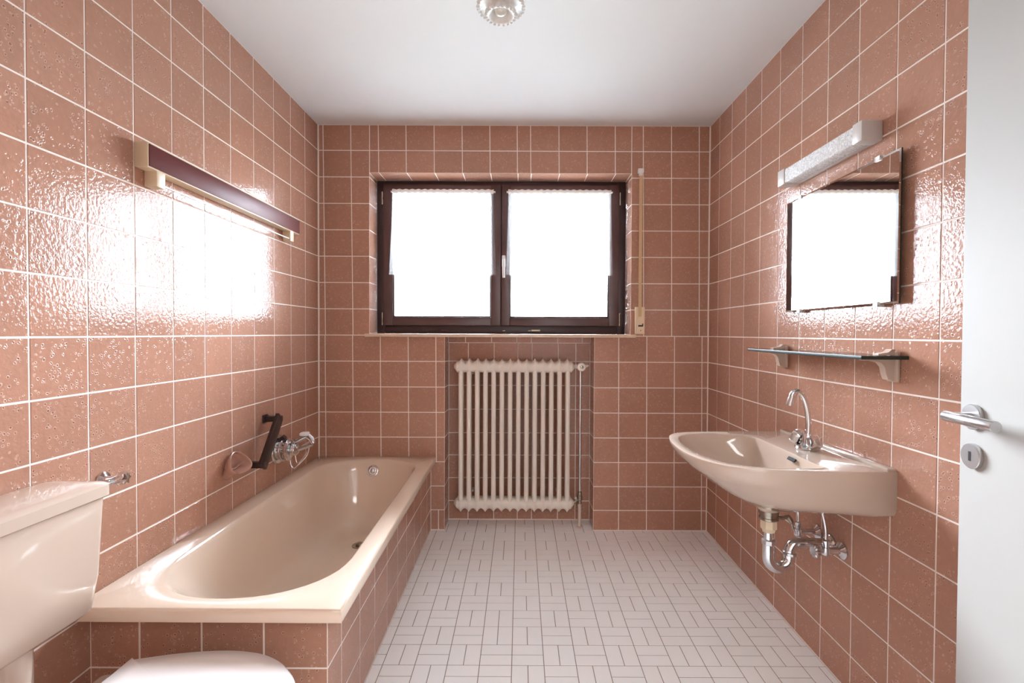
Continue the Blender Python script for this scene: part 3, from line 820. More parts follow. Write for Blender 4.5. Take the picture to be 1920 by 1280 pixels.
# grab handle
gh = thing('grab_handle', (xl(2.24), 2.24, 0.77), 'dark brown angled plastic grab handle on the wall above the bathtub', 'grab handle')
ta, tb = Vector((xl(2.315), 2.315, 0.848)), Vector((xl(2.155), 2.155, 0.672))
o_ = 0.072
def plate(b, a, c, w, t):
    """flat bar from a to c, width w in the wall plane, thickness t away from the wall"""
    d = (c - a).normalized(); nrm = Vector((1, 0, 0)); s = nrm.cross(d).normalized()
    Mx = Matrix((s, d, nrm)).transposed().to_4x4(); Mx.translation = (a + c) / 2
    b.box(-w / 2, w / 2, -(c - a).length / 2, (c - a).length / 2, -t / 2, t / 2, 0.003, 2, M=Mx)
b = B(); plate(b, ta + Vector((o_, 0, 0.012)), tb + Vector((o_, 0, -0.012)), 0.056, 0.018); b.build('grip_bar', M['brown'], gh)
for P_ in (ta, tb):
    b = B(); b.box(P_.x + 0.001, P_.x + o_ + 0.010, P_.y - 0.017, P_.y + 0.017, P_.z - 0.014, P_.z + 0.012, 0.004, 2); b.box(P_.x + 0.0005, P_.x + 0.008, P_.y - 0.022, P_.y + 0.022, P_.z - 0.020, P_.z + 0.018, 0.003)
    b.build('mount', M['brown'], gh)

# soap dish
sd = thing('soap_dish', (xl(2.02), 2.02, 0.70), 'pinkish ceramic soap cup on the wall, left of the brown grab handle', 'soap dish')
b = B(); yc, zc = 2.035, 0.700
def dish_ring(sy, sz, off, dz=0.0, n=44):
    """scoop outline: narrow arch at the top, broad lip below; off(z) gives the distance from the wall"""
    out = []
    for k in range(n):
        a = 2 * PI * k / n; c, q = math.cos(a), math.sin(a)
        z = (0.058 * q if q > 0 else 0.026 * q) * sz
        y = yc + 0.072 * sy * math.copysign(abs(c) ** 0.85, c) * (1 - 0.30 * max(q, 0) ** 1.5)
        out.append((wl(y, off(z)), y, zc + z + dz))
    return out
rim_o = lambda z: 0.050 - 0.55 * z
b.loft([dish_ring(1.02, 1.02, lambda z: 0.0006, -0.004) if False else dish_ring(0.80, 1.0, lambda z: 0.0006, -0.030), dish_ring(0.86, 1.0, lambda z: max(0.004, 0.012 - 0.1 * z), -0.024),
        dish_ring(0.94, 1.0, lambda z: max(0.006, 0.026 - 0.30 * z), -0.012), dish_ring(0.99, 1.0, lambda z: max(0.008, 0.036 - 0.45 * z), -0.004), dish_ring(1.01, 1.01, lambda z: rim_o(z) - 0.001),
        dish_ring(0.985, 0.985, lambda z: rim_o(z) + 0.002), dish_ring(0.945, 0.94, lambda z: rim_o(z) + 0.0012), dish_ring(0.92, 0.90, lambda z: rim_o(z) - 0.003),
        dish_ring(0.90, 0.88, lambda z: 0.006 + (rim_o(z) - 0.006) * 0.6), dish_ring(0.84, 0.80, lambda z: 0.006 + (rim_o(z) - 0.006) * 0.2, 0.001), dish_ring(0.74, 0.68, lambda z: 0.006, 0.002), dish_ring(0.3, 0.2, lambda z: 0.0055, 0.006)], True, True)
b.build('cup', M['soap'], sd, ang=60)
b = B(); b.tube([(wl(1.985, 0.018), 1.985, zc - 0.006), (wl(2.035, 0.022), 2.035, zc - 0.012), (wl(2.085, 0.018), 2.085, zc - 0.006)], 0.003, 8); b.build('rib', M['soap'], sd)

# bath mixer
my, mz = 2.435, 0.672; mx_ = xl(my)
bmx = thing('bath_mixer', (mx_, my, mz), 'chrome concealed bath mixer with stacked round plates and lever, by the corner above the bathtub', 'tap')
b = B(); b.lathe([(0.070, 0.001), (0.072, 0.008), (0.068, 0.014), (0.060, 0.016)], (mx_, my, mz), (1, 0, 0), 40); b.build('wall_plate', M['chrome'], bmx)
b = B(); b.lathe([(0.050, 0.014), (0.050, 0.030), (0.056, 0.032), (0.058, 0.038), (0.054, 0.042), (0.048, 0.043), (0.047, 0.052), (0.055, 0.054), (0.057, 0.061), (0.052, 0.066), (0.040, 0.070)], (mx_, my, mz), (1, 0, 0), 36)
b.build('mixer_body', M['chrome'], bmx)
b = B(); b.lathe([(0.034, 0.068)] + [(0.030 if i % 2 else 0.024, 0.072 + 0.005 * i) for i in range(7)] + [(0.014, 0.108), (0.004, 0.110)], (mx_, my, mz), (1, 0, 0), 28)
b.build('ribbed_knob', M['chrome'], bmx)
b = B()
b.tube([(mx_ + 0.078, my + 0.020, mz + 0.030), (mx_ + 0.110, my + 0.030, mz + 0.052), (mx_ + 0.145, my + 0.020, mz + 0.064), (mx_ + 0.170, my + 0.010, mz + 0.050), (mx_ + 0.180, my + 0.005, mz + 0.030)], [0.012, 0.016, 0.017, 0.014, 0.010], 14)
b.tube([(mx_ + 0.10, my, mz + 0.0), (mx_ + 0.15, my, mz + 0.016), (mx_ + 0.176, my, mz + 0.026)], [0.012, 0.010, 0.010], 12)
b.build('lever', M['chrome'], bmx)
b = B(); b.box(mx_ + 0.110, mx_ + 0.150, my - 0.004, my + 0.040, mz + 0.066, mz + 0.084, 0.008, 3, ); b.build('lever_cap', M['white'], bmx, label='pale worn cap on the lever')
b = B()
b.tube(catmull([(mx_ + 0.060, my + 0.01, mz - 0.045), (mx_ + 0.064, my + 0.01, mz - 0.080), (mx_ + 0.078, my + 0.01, mz - 0.096), (mx_ + 0.10, my + 0.01, mz - 0.080), (mx_ + 0.140, my + 0.02, mz - 0.035), (mx_ + 0.152, my + 0.02, mz + 0.010)], 6, False), 0.0028, 8)
b.tube(catmull([(mx_ + 0.085, my + 0.01, mz - 0.020), (mx_ + 0.095, my + 0.01, mz - 0.070), (mx_ + 0.120, my + 0.01, mz - 0.052), (mx_ + 0.145, my + 0.01, mz - 0.015)], 6, False), 0.0024, 8)
b.build('plug_chain', M['chrome'], bmx, label='thin shiny chain loop')
b = B(); b.tube([(mx_ + 0.02, my - 0.01, mz + 0.045), (mx_ + 0.045, my - 0.012, mz + 0.066)], [0.016, 0.013], 14); b.build('diverter', M['brown'], bmx, label='dark diverter button')

# stop valve beside the cistern
sy, sz = 1.408, 0.828; sx_ = xl(sy)
sv = thing('stop_valve', (sx_, sy, sz), 'small chrome stop valve on the wall behind the cistern', 'valve')
b = B(); b.lathe([(0.024, 0.001), (0.023, 0.006), (0.012, 0.010), (0.010, 0.040)], (sx_, sy, sz), (1, 0, 0), 20); b.build('rosette', M['chrome'], sv)
b = B(); b.tube([(sx_ + 0.036, sy - 0.03, sz), (sx_ + 0.036, sy + 0.012, sz)], 0.011, 14); b.tube([(sx_ + 0.036, sy - 0.025, sz), (sx_ + 0.036, sy - 0.06, sz - 0.01), (sx_ + 0.036, sy - 0.115, sz - 0.012)], 0.006, 10); b.build('valve_body', M['chrome'], sv)
b = B()
prof = []
for k in range(24):
    a = 2 * PI * k / 24; prof.append(0.017 + 0.0028 * math.cos(6 * a))
rings = [[(sx_ + h, sy + 0.004 + s * r * math.cos(2 * PI * k / 24), sz + 0.004 + s * r * math.sin(2 * PI * k / 24)) for k, r in enumerate(prof)] for h, s in ((0.042, 0.5), (0.046, 0.95), (0.050, 1.0), (0.062, 1.0), (0.067, 0.9), (0.069, 0.5))]
b.loft(rings); b.build('knob', M['chrome'], sv)

# ---------------------------------------------------------------- toilet
tc = thing('toilet_cistern', (xl(1.06), 1.06, 0.55), 'beige toilet cistern with flat lid, on the left wall in front of the bathtub', 'cistern')
b = B()
def rrect(x0, x1, y0, y1, r, z, n=6):
    out = []
    for (cx, cy, a0) in ((x1 - r, y1 - r, 0), (x0 + r, y1 - r, PI / 2), (x0 + r, y0 + r, PI), (x1 - r, y0 + r, 1.5 * PI)):
        for k in range(n + 1):
            a = a0 + PI / 2 * k / n; out.append((cx + r * math.cos(a), cy + r * math.sin(a), z))
    return out
X0 = -1.203
b.loft([rrect(X0, -1.115, 0.90, 1.19, 0.03, 0.545), rrect(X0, -1.078, 0.885, 1.212, 0.03, 0.552), rrect(X0, -1.062, 0.875, 1.222, 0.028, 0.566), rrect(X0, -1.052, 0.866, 1.230, 0.026, 0.65), rrect(X0, -1.044, 0.862, 1.236, 0.025, 0.842)], True, True)
b.build('tank', M['porcelain'], tc, ang=50)
b = B()
b.loft([rrect(X0, -1.040, 0.858, 1.241, 0.026, 0.843), rrect(X0, -1.036, 0.855, 1.246, 0.026, 0.846), rrect(X0, -1.036, 0.855, 1.246, 0.028, 0.872), rrect(X0, -1.042, 0.861, 1.240, 0.03, 0.877), rrect(X0 + 0.012, -1.060, 0.88, 1.222, 0.03, 0.880)], True, True)
b.build('lid', M['porcelain'], tc, ang=50)
b = B(); b.lathe([(0.030, 0.545), (0.048, 0.552)], (-1.135, 1.06, 0), (0, 0, 1), 20)
b.tube([(-1.135, 1.075, 0.56), (-1.135, 1.075, 0.44), (-1.125, 1.075, 0.40), (-1.09, 1.075, 0.375), (-1.04, 1.075, 0.37)], [0.042, 0.036, 0.034, 0.034, 0.036], 20); b.build('flush_pipe', M['porcelain'], tc)

wc = thing('toilet', (-0.80, 1.085, fz(1.085)), 'beige toilet with closed pale lid, beside the bathtub front', 'toilet')
prof_l = [(-0.990, 0.128), (-0.985, 0.140), (-0.940, 0.153), (-0.886, 0.166), (-0.820, 0.176), (-0.756, 0.180), (-0.700, 0.175), (-0.650, 0.163), (-0.605, 0.140), (-0.571, 0.112), (-0.540, 0.078), (-0.520, 0.045), (-0.508, 0.0)]
out_ = [(x, 1.085 + w) for x, w in prof_l] + [(x, 1.085 - w) for x, w in reversed(prof_l[:-1])]
cv = [(p.x, p.y) for p in catmull([(x, y, 0) for x, y in out_], 4)]
def sc_ring(s, z, sx=None, cx=-0.76, dx=0.0): return [(cx + (x - cx) * (sx or s) + dx, 1.085 + (y - 1.085) * s, z) for x, y in cv]
b = B(); b.loft([sc_ring(0.97, 0.409), sc_ring(0.995, 0.412), sc_ring(1.0, 0.418), sc_ring(0.995, 0.424), sc_ring(0.97, 0.4285), sc_ring(0.80, 0.4305), sc_ring(0.4, 0.4315)], True, True)
b.build('lid', M['seat'], wc, label='closed pale toilet lid', ang=60)
b = B(); b.loft([sc_ring(0.97, 0.386), sc_ring(1.0, 0.390), sc_ring(1.005, 0.398), sc_ring(0.985, 0.408)], True, True); b.build('seat', M['seat'], wc, ang=60)
b = B()
b.loft([sc_ring(0.62, fz(1.0) + 0.0, sx=0.66, dx=-0.06), sc_ring(0.60, 0.05, sx=0.64, dx=-0.06), sc_ring(0.52, 0.12, sx=0.60, dx=-0.06), sc_ring(0.58, 0.20, sx=0.66, dx=-0.05), sc_ring(0.78, 0.29, sx=0.82, dx=-0.03), sc_ring(0.93, 0.355, sx=0.95, dx=-0.01), sc_ring(0.965, 0.378), sc_ring(0.95, 0.386)], True, True)
b.box(-1.055, -0.93, 0.945, 1.225, 0.345, 0.398, 0.018, 4)
b.build('bowl', M['porcelain'], wc, ang=50)
for y in (1.02, 1.15):
    b = B(); b.tube([(-0.990, y - 0.018, 0.412), (-0.990, y + 0.018, 0.412)], 0.010, 12); b.build('hinge', M['seat'], wc)

# ---------------------------------------------------------------- washbasin
wb = thing('washbasin', (1.0, 1.755, 0.63), 'beige ceramic washbasin hung on the right wall under the mirror', 'washbasin')
ZB = 0.848
near = [(1.126, 1.450), (1.057, 1.450), (0.932, 1.453), (0.839, 1.458), (0.735, 1.474), (0.653, 1.508), (0.599, 1.581), (0.575, 1.665), (0.569, 1.755)]
far = [(0.576, 1.86), (0.592, 1.935), (0.618, 1.995), (0.668, 2.035), (0.77, 2.054), (0.90, 2.060), (1.057, 2.062), (1.130, 2.062)]
oc = [(p.x, p.y) for p in catmull([(x, y, 0) for x, y in near + far], 6, False)]
C2 = (0.80, 1.755); NB_ = 128
ol = polar(oc, C2, NB_)
for c in (near[0], far[-1]):
    k = min(range(NB_), key=lambda i: (ol[i] - Vector(c)).length); ol[k] = Vector(c)
CC = Vector((0.915, 1.755))
def smooth(x): x = max(0, min(1, x)); return x * x * (3 - 2 * x)
def side_s(d):
    t = [(0, 1), (0.10, 1), (0.122, 0.992), (0.134, 0.97), (0.141, 0.93), (0.150, 0.84), (0.165, 0.66), (0.185, 0.44), (0.205, 0.24), (0.215, 0.15)]
    for (a, u), (c, v) in zip(t[:-1], t[1:]):
        if d <= c: return u + (v - u) * (d - a) / (c - a)
    return t[-1][1]
def outer_ring(d):
    out = []
    for p in ol:
        w = smooth((1.02 - p.x) / 0.42)
        f_ = max(0.15, (1 - (max(0, d - 0.004) / 0.225) ** 1.9) ** 0.9)
        f_ = max(0.12, f_ - 0.08 * max(0, 1 - ((p.y - 1.755) / 0.26) ** 2) * min(1, d / 0.12))
        s = w * f_ + (1 - w) * side_s(d)
        q = CC + (p - CC) * s
        x = q.x if p.x < 1.09 else min(p.x, q.x + 0.0)
        if p.x > 1.09 and d <= 0.142: x = p.x
        out.append(Vector((x, q.y, ZB - d)))
    return out
inner = [(0.925, 1.49), (0.80, 1.488), (0.72, 1.508), (0.66, 1.545), (0.625, 1.61), (0.606, 1.69), (0.602, 1.755), (0.606, 1.83), (0.620, 1.91), (0.650, 1.965), (0.705, 2.002), (0.79, 2.012), (0.87, 1.985), (0.922, 1.955), (0.938, 1.92), (0.940, 1.755), (0.936, 1.60), (0.935, 1.52)]
ic = polar([(p.x, p.y) for p in catmull([(x, y, 0) for x, y in inner], 6)], (0.78, 1.755), NB_)
ic = polar([(p.x, p.y) for p in catmull([(x, y, 0) for x, y in inner], 6)], C2, NB_)
CI = Vector((0.84, 1.755))
def in_ring(s, z, c=CI, f=None):
    out = []
    for p in ic:
        w = smooth((0.95 - p.x) / 0.30); q = s + ((f if f else s) - s) * w     # the bowl slopes in more towards the front
        out.append(Vector((c.x + (p.x - c.x) * q, c.y + (p.y - c.y) * q, z)))
    return out
rings = [outer_ring(d) for d in (0.215, 0.205, 0.195, 0.185, 0.175, 0.165, 0.157, 0.150, 0.145, 0.141, 0.137, 0.134, 0.128, 0.122, 0.115, 0.10, 0.085, 0.07, 0.05, 0.03, 0.018, 0.010, 0.004)]
for _ in range(60):
    new = [list(r) for r in rings]
    for i in range(1, len(rings) - 5):
        for k in range(NB_):
            if ol[k].x > 1.06: continue
            a = (rings[i - 1][k] + rings[i + 1][k] + rings[i][k - 1] + rings[i][(k + 1) % NB_]) / 4
            new[i][k] = rings[i][k].lerp(a, 0.5)
    rings = new
def off_ring(d, z): return [Vector((p.x + (CC.x - p.x) * 0 - (0 if p.x > 1.1 else 0) + (Vector((0.86, 1.755)) - p).normalized().x * d * (0 if p.x > 1.1 else 1), p.y + (Vector((0.86, 1.755)) - p).normalized().y * d, z)) for p in ol]
rings.append(off_ring(0.0015, ZB - 0.0012)); rings.append(off_ring(0.005, ZB))
rings += [in_ring(1.0, ZB), in_ring(0.992, ZB - 0.0015), in_ring(0.978, ZB - 0.008, f=0.97), in_ring(0.962, ZB - 0.03, f=0.90), in_ring(0.93, ZB - 0.07, f=0.73), in_ring(0.87, ZB - 0.11, f=0.50), in_ring(0.72, ZB - 0.137, f=0.34), in_ring(0.45, ZB - 0.147, f=0.24), in_ring(0.14, ZB - 0.152)]
b = B(); b.loft(rings, True, True)
b.box(1.098, 1.127, 1.452, 2.060, ZB - 0.004, ZB + 0.009, 0.004, 3)
b.lathe([(0.046, 0.655), (0.043, 0.634), (0.036, 0.626), (0.030, 0.620)], (0.900, 1.755, 0), (0, 0, 1), 28)
basin = b.build('basin', M['porcelain'], wb, ang=40)
b = B(); b.box(-0.006, 0.006, -0.022, 0.022, -0.004, 0.002, 0.0015, 2, M=Matrix.Translation((0.9265, 1.66, ZB - 0.016)) @ Matrix.Rotation(-0.9, 4, 'Y')); b.build('overflow_slot', M['black'], wb, label='dark overflow slot', smooth=False)
b = B(); b.lathe([(0.030, 0.694), (0.030, 0.698), (0.022, 0.699), (0.018, 0.696)], (0.84, 1.755, 0), (0, 0, 1), 24); b.build('plug_hole', M['chrome'], wb)

# tap
tx, ty = 1.030, 1.745
tp = thing('basin_tap', (tx, ty, ZB), 'chrome two-handle tap with tall swan-neck spout on the washbasin', 'tap')
b = B(); b.lathe([(0.039, 0.0), (0.041, 0.005), (0.038, 0.011), (0.026, 0.016), (0.020, 0.022), (0.018, 0.040), (0.016, 0.052), (0.014, 0.058)], (tx, ty, ZB), (0, 0, 1), 32); b.build('tap_body', M['chrome'], tp)
b = B()
b.tube(catmull([(tx + 0.002, ty, ZB + 0.05), (tx + 0.003, ty, ZB + 0.095), (tx - 0.002, ty, ZB + 0.140), (tx - 0.014, ty, ZB + 0.180), (tx - 0.032, ty, ZB + 0.203), (tx - 0.048, ty, ZB + 0.203), (tx - 0.058, ty, ZB + 0.190), (tx - 0.064, ty, ZB + 0.162)], 6, False), [0.0098] * 34 + [0.0098] * 9, 18)
b.build('spout', M['chrome'], tp)
b = B(); b.tube([(tx - 0.0575, ty, ZB + 0.188), (tx - 0.0650, ty, ZB + 0.158), (tx - 0.0655, ty, ZB + 0.155)], [0.0108, 0.0125, 0.011], 18); b.build('aerator', M['steel'], tp)
def knob(c, ax, clear):
    ax = Vector(ax).normalized(); u = ax.orthogonal().normalized(); w = ax.cross(u); b = B(); rings = []
    for h, r, lob in ((0, 0.009, 0), (0.008, 0.010, 0), (0.010, 0.022, 0.06), (0.018, 0.026, 0.10), (0.030, 0.027, 0.10), (0.038, 0.024, 0.10), (0.041, 0.016, 0.05), (0.042, 0.006, 0)):
        rings.append([Vector(c) + ax * h + (u * math.cos(2 * PI * k / 36) + w * math.sin(2 * PI * k / 36)) * r * (1 + lob * math.cos(4 * 2 * PI * k / 36)) for k in range(36)])
    b.loft(rings); return b
kn = knob((tx, ty - 0.012, ZB + 0.026), (0.06, -1, 0.25), 1).build('tap_handle', M['chrome'], tp)
kn2 = knob((tx - 0.006, ty + 0.012, ZB + 0.028), (-0.55, 0.80, 0.45), 1).build('tap_handle', M['chrome'], tp)
for P_, A_ in (((tx, ty - 0.012, ZB + 0.026), (0.06, -1, 0.25)), ((tx - 0.006, ty + 0.012, ZB + 0.028), (-0.55, 0.80, 0.45))):
    a = Vector(A_).normalized(); b = B(); b.lathe([(0.009, 0.040), (0.009, 0.0435), (0.005, 0.045)], P_, a, 16); b.build('handle_cap', M['steel'], kn if P_[1] < ty else kn2)

# trap below the basin
dx_, dy_ = 0.900, 1.755
tp2 = thing('drain_trap', (1.0, dy_, 0.41), 'chrome bottle bend drain trap hanging below the washbasin', 'drain trap')
b = B(); b.lathe([(0.0335, 0.626), (0.0335, 0.612), (0.030, 0.610), (0.030, 0.600), (0.033, 0.598), (0.033, 0.592), (0.028, 0.588)], (dx_, dy_, 0), (0, 0, 1), 24); b.build('drain_cup', M['oldmetal'], tp2)
b = B(); b.lathe([(0.028, 0.590), (0.029, 0.560), (0.024, 0.556), (0.021, 0.545)], (dx_, dy_, 0), (0, 0, 1), 8); b.build('coupling', M['nut'], tp2, label='yellowed cream coupling')
b = B(); b.tube([(dx_, dy_, 0.555), (dx_, dy_, 0.505)], 0.0165, 20); b.build('tailpiece', M['chrome'], tp2)
b = B(); b.lathe([(0.0165, 0.520), (0.0235, 0.516), (0.0235, 0.502), (0.019, 0.498)], (dx_, dy_, 0), (0, 0, 1), 8); b.build('trap_nut', M['steel'], tp2)
b = B(); b.lathe([(0.019, 0.008), (0.0235, 0.004), (0.0235, -0.004), (0.018, -0.008)], (dx_ + 0.077, dy_, 0.466), (0.15, 0, 1), 8); b.build('trap_nut', M['steel'], tp2)
b = B()
path = [(dx_, dy_, 0.505), (dx_, dy_, 0.46)] + [tuple(p) for p in arc((dx_ + 0.038, dy_, 0.452), 0.038, PI, 2 * PI, 14, (1, 0, 0), (0, 0, 1))] + [(dx_ + 0.077, dy_, 0.470)]
path += [tuple(p) for p in arc((dx_ + 0.105, dy_, 0.474), 0.028, PI, PI / 2, 8, (1, 0, 0), (0, 0, 1))] + [(dx_ + 0.15, dy_, 0.502), (xr(dy_), dy_, 0.500)]
b.tube(path, 0.0200, 20); b.build('bent_pipe', M['chrome'], tp2)
b = B(); b.lathe([(0.036, 0.001), (0.035, 0.008), (0.026, 0.016), (0.0185, 0.018)], (xr(dy_), dy_, 0.500), (-1, 0, 0), 28); b.build('wall_rosette', M['chrome'], tp2)
b = B(); b.tube(catmull([(dx_ + 0.026, dy_, 0.600), (dx_ + 0.050, dy_, 0.594), (dx_ + 0.070, dy_, 0.598), (dx_ + 0.082, dy_, 0.580), (dx_ + 0.088, dy_, 0.556)], 5, False), [0.007] * 10 + [0.0085] * 6 + [0.0045] * 5, 10)
b.tube([(dx_ + 0.088, dy_, 0.56), (dx_ + 0.098, dy_, 0.537)], [0.004, 0.0015], 8); b.build('plug_lever', M['oldmetal'], tp2, label='dull hooked plug lever')

# angle valves with supply tubes
def angle_valve(y, z, out, label, hose, knob_dir):
    x = xr(y)
    av = thing('angle_valve', (x, y, z), label, 'valve', 'angle valves under the washbasin')
    b = B(); b.lathe([(0.030, 0.001), (0.029, 0.006), (0.018, 0.012), (0.012, 0.016), (0.011, out)], (x, y, z), (-1, 0, 0), 24); b.build('rosette', M['chrome'], av)
    b = B(); b.lathe([(0.012, -0.014), (0.014, -0.010), (0.014, 0.012), (0.010, 0.014), (0.010, 0.022), (0.012, 0.023), (0.012, 0.036), (0.006, 0.040)], (x - out, y, z), (0, 0, 1), 12); b.build('valve_body', M['chrome'], av)
    b = B(); rings = []
    ax = Vector(knob_dir).normalized(); u = ax.orthogonal().normalized(); w = ax.cross(u)
    for h, r, lob in ((0.010, 0.007, 0), (0.026, 0.007, 0), (0.028, 0.016, 0.08), (0.032, 0.021, 0.13), (0.044, 0.021, 0.13), (0.048, 0.016, 0.08)):
        rings.append([Vector((x - out, y, z)) + ax * h + (u * math.cos(2 * PI * k / 48) + w * math.sin(2 * PI * k / 48)) * r * (1 + lob * math.cos(12 * 2 * PI * k / 48)) for k in range(48)])
    b.loft(rings); b.build('valve_knob', M['steel'], av)
    b = B(); b.tube(catmull([(x - out, y, z + 0.036)] + hose, 6, False), 0.0052, 10); b.build('supply_tube', M['chrome'], av)
angle_valve(1.835, 0.512, 0.075, 'chrome angle valve on the wall behind the drain trap', [(1.052, 1.835, 0.60), (1.035, 1.81, 0.66), (1.03, 1.78, 0.71)], (0.0, -0.35, -1))
angle_valve(1.690, 0.505, 0.060, 'chrome angle valve under the washbasin, nearer the door than the drain trap', [(1.066, 1.692, 0.59), (1.052, 1.70, 0.66), (1.04, 1.72, 0.71)], (-1, -0.1, 0.0))

# ---------------------------------------------------------------- mirror, light, shelf on the right wall
def wr(y, off): return xr(y) - off
mi = thing('mirror', (xr(1.74), 1.74, 1.35), 'frameless rectangular mirror on the right wall above the glass shelf', 'mirror')
MT = 0.0080
def wm(y, off): return xr(y) - off + MT * (y - 1.74)
def rslant(y0, y1, z0, z1, o0, o1, bev=0.0, seg=2, b=None):
    b = b or B(); t = bmesh.new(); bmesh.ops.create_cube(t, size=1.0)
    for v in t.verts:
        y = y0 if v.co.y < 0 else y1; z = z0 if v.co.z < 0 else z1
        v.co = Vector((wm(y, o0 if v.co.x < 0 else o1), y, z))
    if bev: bmesh.ops.bevel(t, geom=t.edges[:], offset=bev, segments=seg, profile=0.5, affect='EDGES')
    b.merge(t); return b
MY0, MY1, MZ0, MZ1 = 1.428, 2.051, 1.350, 1.801
rslant(MY0, MY1, MZ0, MZ1, 0.014, 0.0185).build('glass_edge', M['shelfedge'], mi, smooth=False, label='greenish glass edge')
b = B()
e = 0.006
o0, o1 = 0.0187, 0.0197
V = [(wm(y, o0), y, z) for y, z in ((MY0, MZ0), (MY1, MZ0), (MY1, MZ1), (MY0, MZ1))] + [(wm(y, o1), y, z) for y, z in ((MY0 + e, MZ0 + e), (MY1 - e, MZ0 + e), (MY1 - e, MZ1 - e), (MY0 + e, MZ1 - e))]
b.add(V, [(4, 5, 6, 7)] + [(i, (i + 1) % 4, 4 + (i + 1) % 4, 4 + i) for i in range(4)])
b.build('mirror_glass', M['mirror'], mi, smooth=False)
rslant(MY0 + 0.02, MY1 - 0.02, MZ0 + 0.02, MZ1 - 0.02, 0.001, 0.0139).build('backing', M['capmetal'], mi, smooth=False)
for y, z in ((1.52, MZ0), (1.95, MZ0), (1.52, MZ1), (1.95, MZ1)):
    s = 1 if z == MZ0 else -1
    rslant(y - 0.011, y + 0.011, z - 0.006 * (1 if s > 0 else 0) - (0.008 if s < 0 else 0), z + (0.008 if s > 0 else 0.006), 0.0205, 0.0235, 0.0008, b=rslant(y - 0.011, y + 0.011, min(z, z - s * 0.006), max(z, z - s * 0.006), 0.001, 0.0222)).build('clip', M['white'], mi)

ml = thing('mirror_light', (xr(1.78), 1.78, 1.86), 'wall light with crushed-ice glass tube and grey end caps above the mirror', 'lamp')
LF = 1.058
def lbox(y0, y1, z0, z1, x0, bev, b=None, o=0.001):
    b = b or B(); t = bmesh.new(); bmesh.ops.create_cube(t, size=1.0)
    for v in t.verts:
        y = y0 if v.co.y < 0 else y1
        v.co = Vector((x0 if v.co.x < 0 else wr(y, o), y, z0 if v.co.z < 0 else z1))
    if bev: bmesh.ops.bevel(t, geom=t.edges[:], offset=bev, segments=2, profile=0.5, affect='EDGES')
    b.merge(t); return b
lbox(1.530, 1.574, 1.861, 1.925, LF, 0.003).build('end_cap', M['capmetal'], ml)
lbox(1.978, 2.027, 1.861, 1.925, LF, 0.003).build('end_cap', M['capmetal'], ml)
lbox(1.572, 1.980, 1.8635, 1.9225, LF + 0.002, 0.008, o=0.014).build('diffuser', M['crackle'], ml, label='clear crushed-ice glass diffuser')
lbox(1.535, 2.022, 1.863, 1.923, xr(1.78) - 0.016, 0.002).build('back_plate', M['capmetal'], ml)

sh = thing('glass_shelf', (xr(1.76), 1.76, 1.19), 'dark green-edged glass shelf on two cream brackets under the mirror', 'shelf')
SY0, SY1, SX, SZ0, SZ1 = 1.410, 2.117, 0.985, 1.1855, 1.1955
b = B(); b.box(SX + 0.0015, 1.122, SY0 + 0.0015, SY1 - 0.0015, SZ0, SZ1, 0.0); b.build('glass_plate', M['shelfglass'], sh, smooth=False)
b = B()
b.box(SX, SX + 0.0025, SY0, SY1, SZ0 - 0.0003, SZ1 + 0.0003, 0.0008); b.box(SX, 1.122, SY0, SY0 + 0.0025, SZ0 - 0.0003, SZ1 + 0.0003, 0.0008)
b.box(SX, 1.122, SY1 - 0.0025, SY1, SZ0 - 0.0003, SZ1 + 0.0003, 0.0008); b.box(1.1195, 1.122, SY0, SY1, SZ0 - 0.0003, SZ1 + 0.0003, 0.0008)
b.build('polished_edge', M['shelfedge'], sh, label='dark green polished edge')
def bracket(y):
    b = B(); w = 0.012
    side = [(0.0, 1.128), (0.0, 1.212), (0.018, 1.212), (0.026, 1.203), (0.060, 1.198), (0.060, 1.1965), (0.0, 1.1965)]
    x = xr(y)
    # wall plate
    b.box(x - 0.012, x - 0.0005, y - 0.022, y + 0.022, 1.116, 1.208, 0.004, 3)
    # arm in profile: curved gusset under the glass, lip above it
    prof = [(0.010, 1.118), (0.030, 1.124), (0.036, 1.140), (0.040, 1.160), (0.052, 1.174), (0.075, 1.179), (0.100, 1.180), (0.104, 1.186), (0.010, 1.186)]
    rings = [[(x - px, yy, pz) for px, pz in prof] for yy in (y - w, y + w)]
    b.loft(rings)
    prof = [(0.010, 1.1965), (0.060, 1.1965), (0.060, 1.200), (0.030, 1.205), (0.020, 1.214), (0.010, 1.214)]
    b.loft([[(x - px, yy, pz) for px, pz in prof] for yy in (y - w, y + w)])
    return b.build('bracket', M['bracket'], sh, ang=30)
bracket(1.465); bracket(2.075)

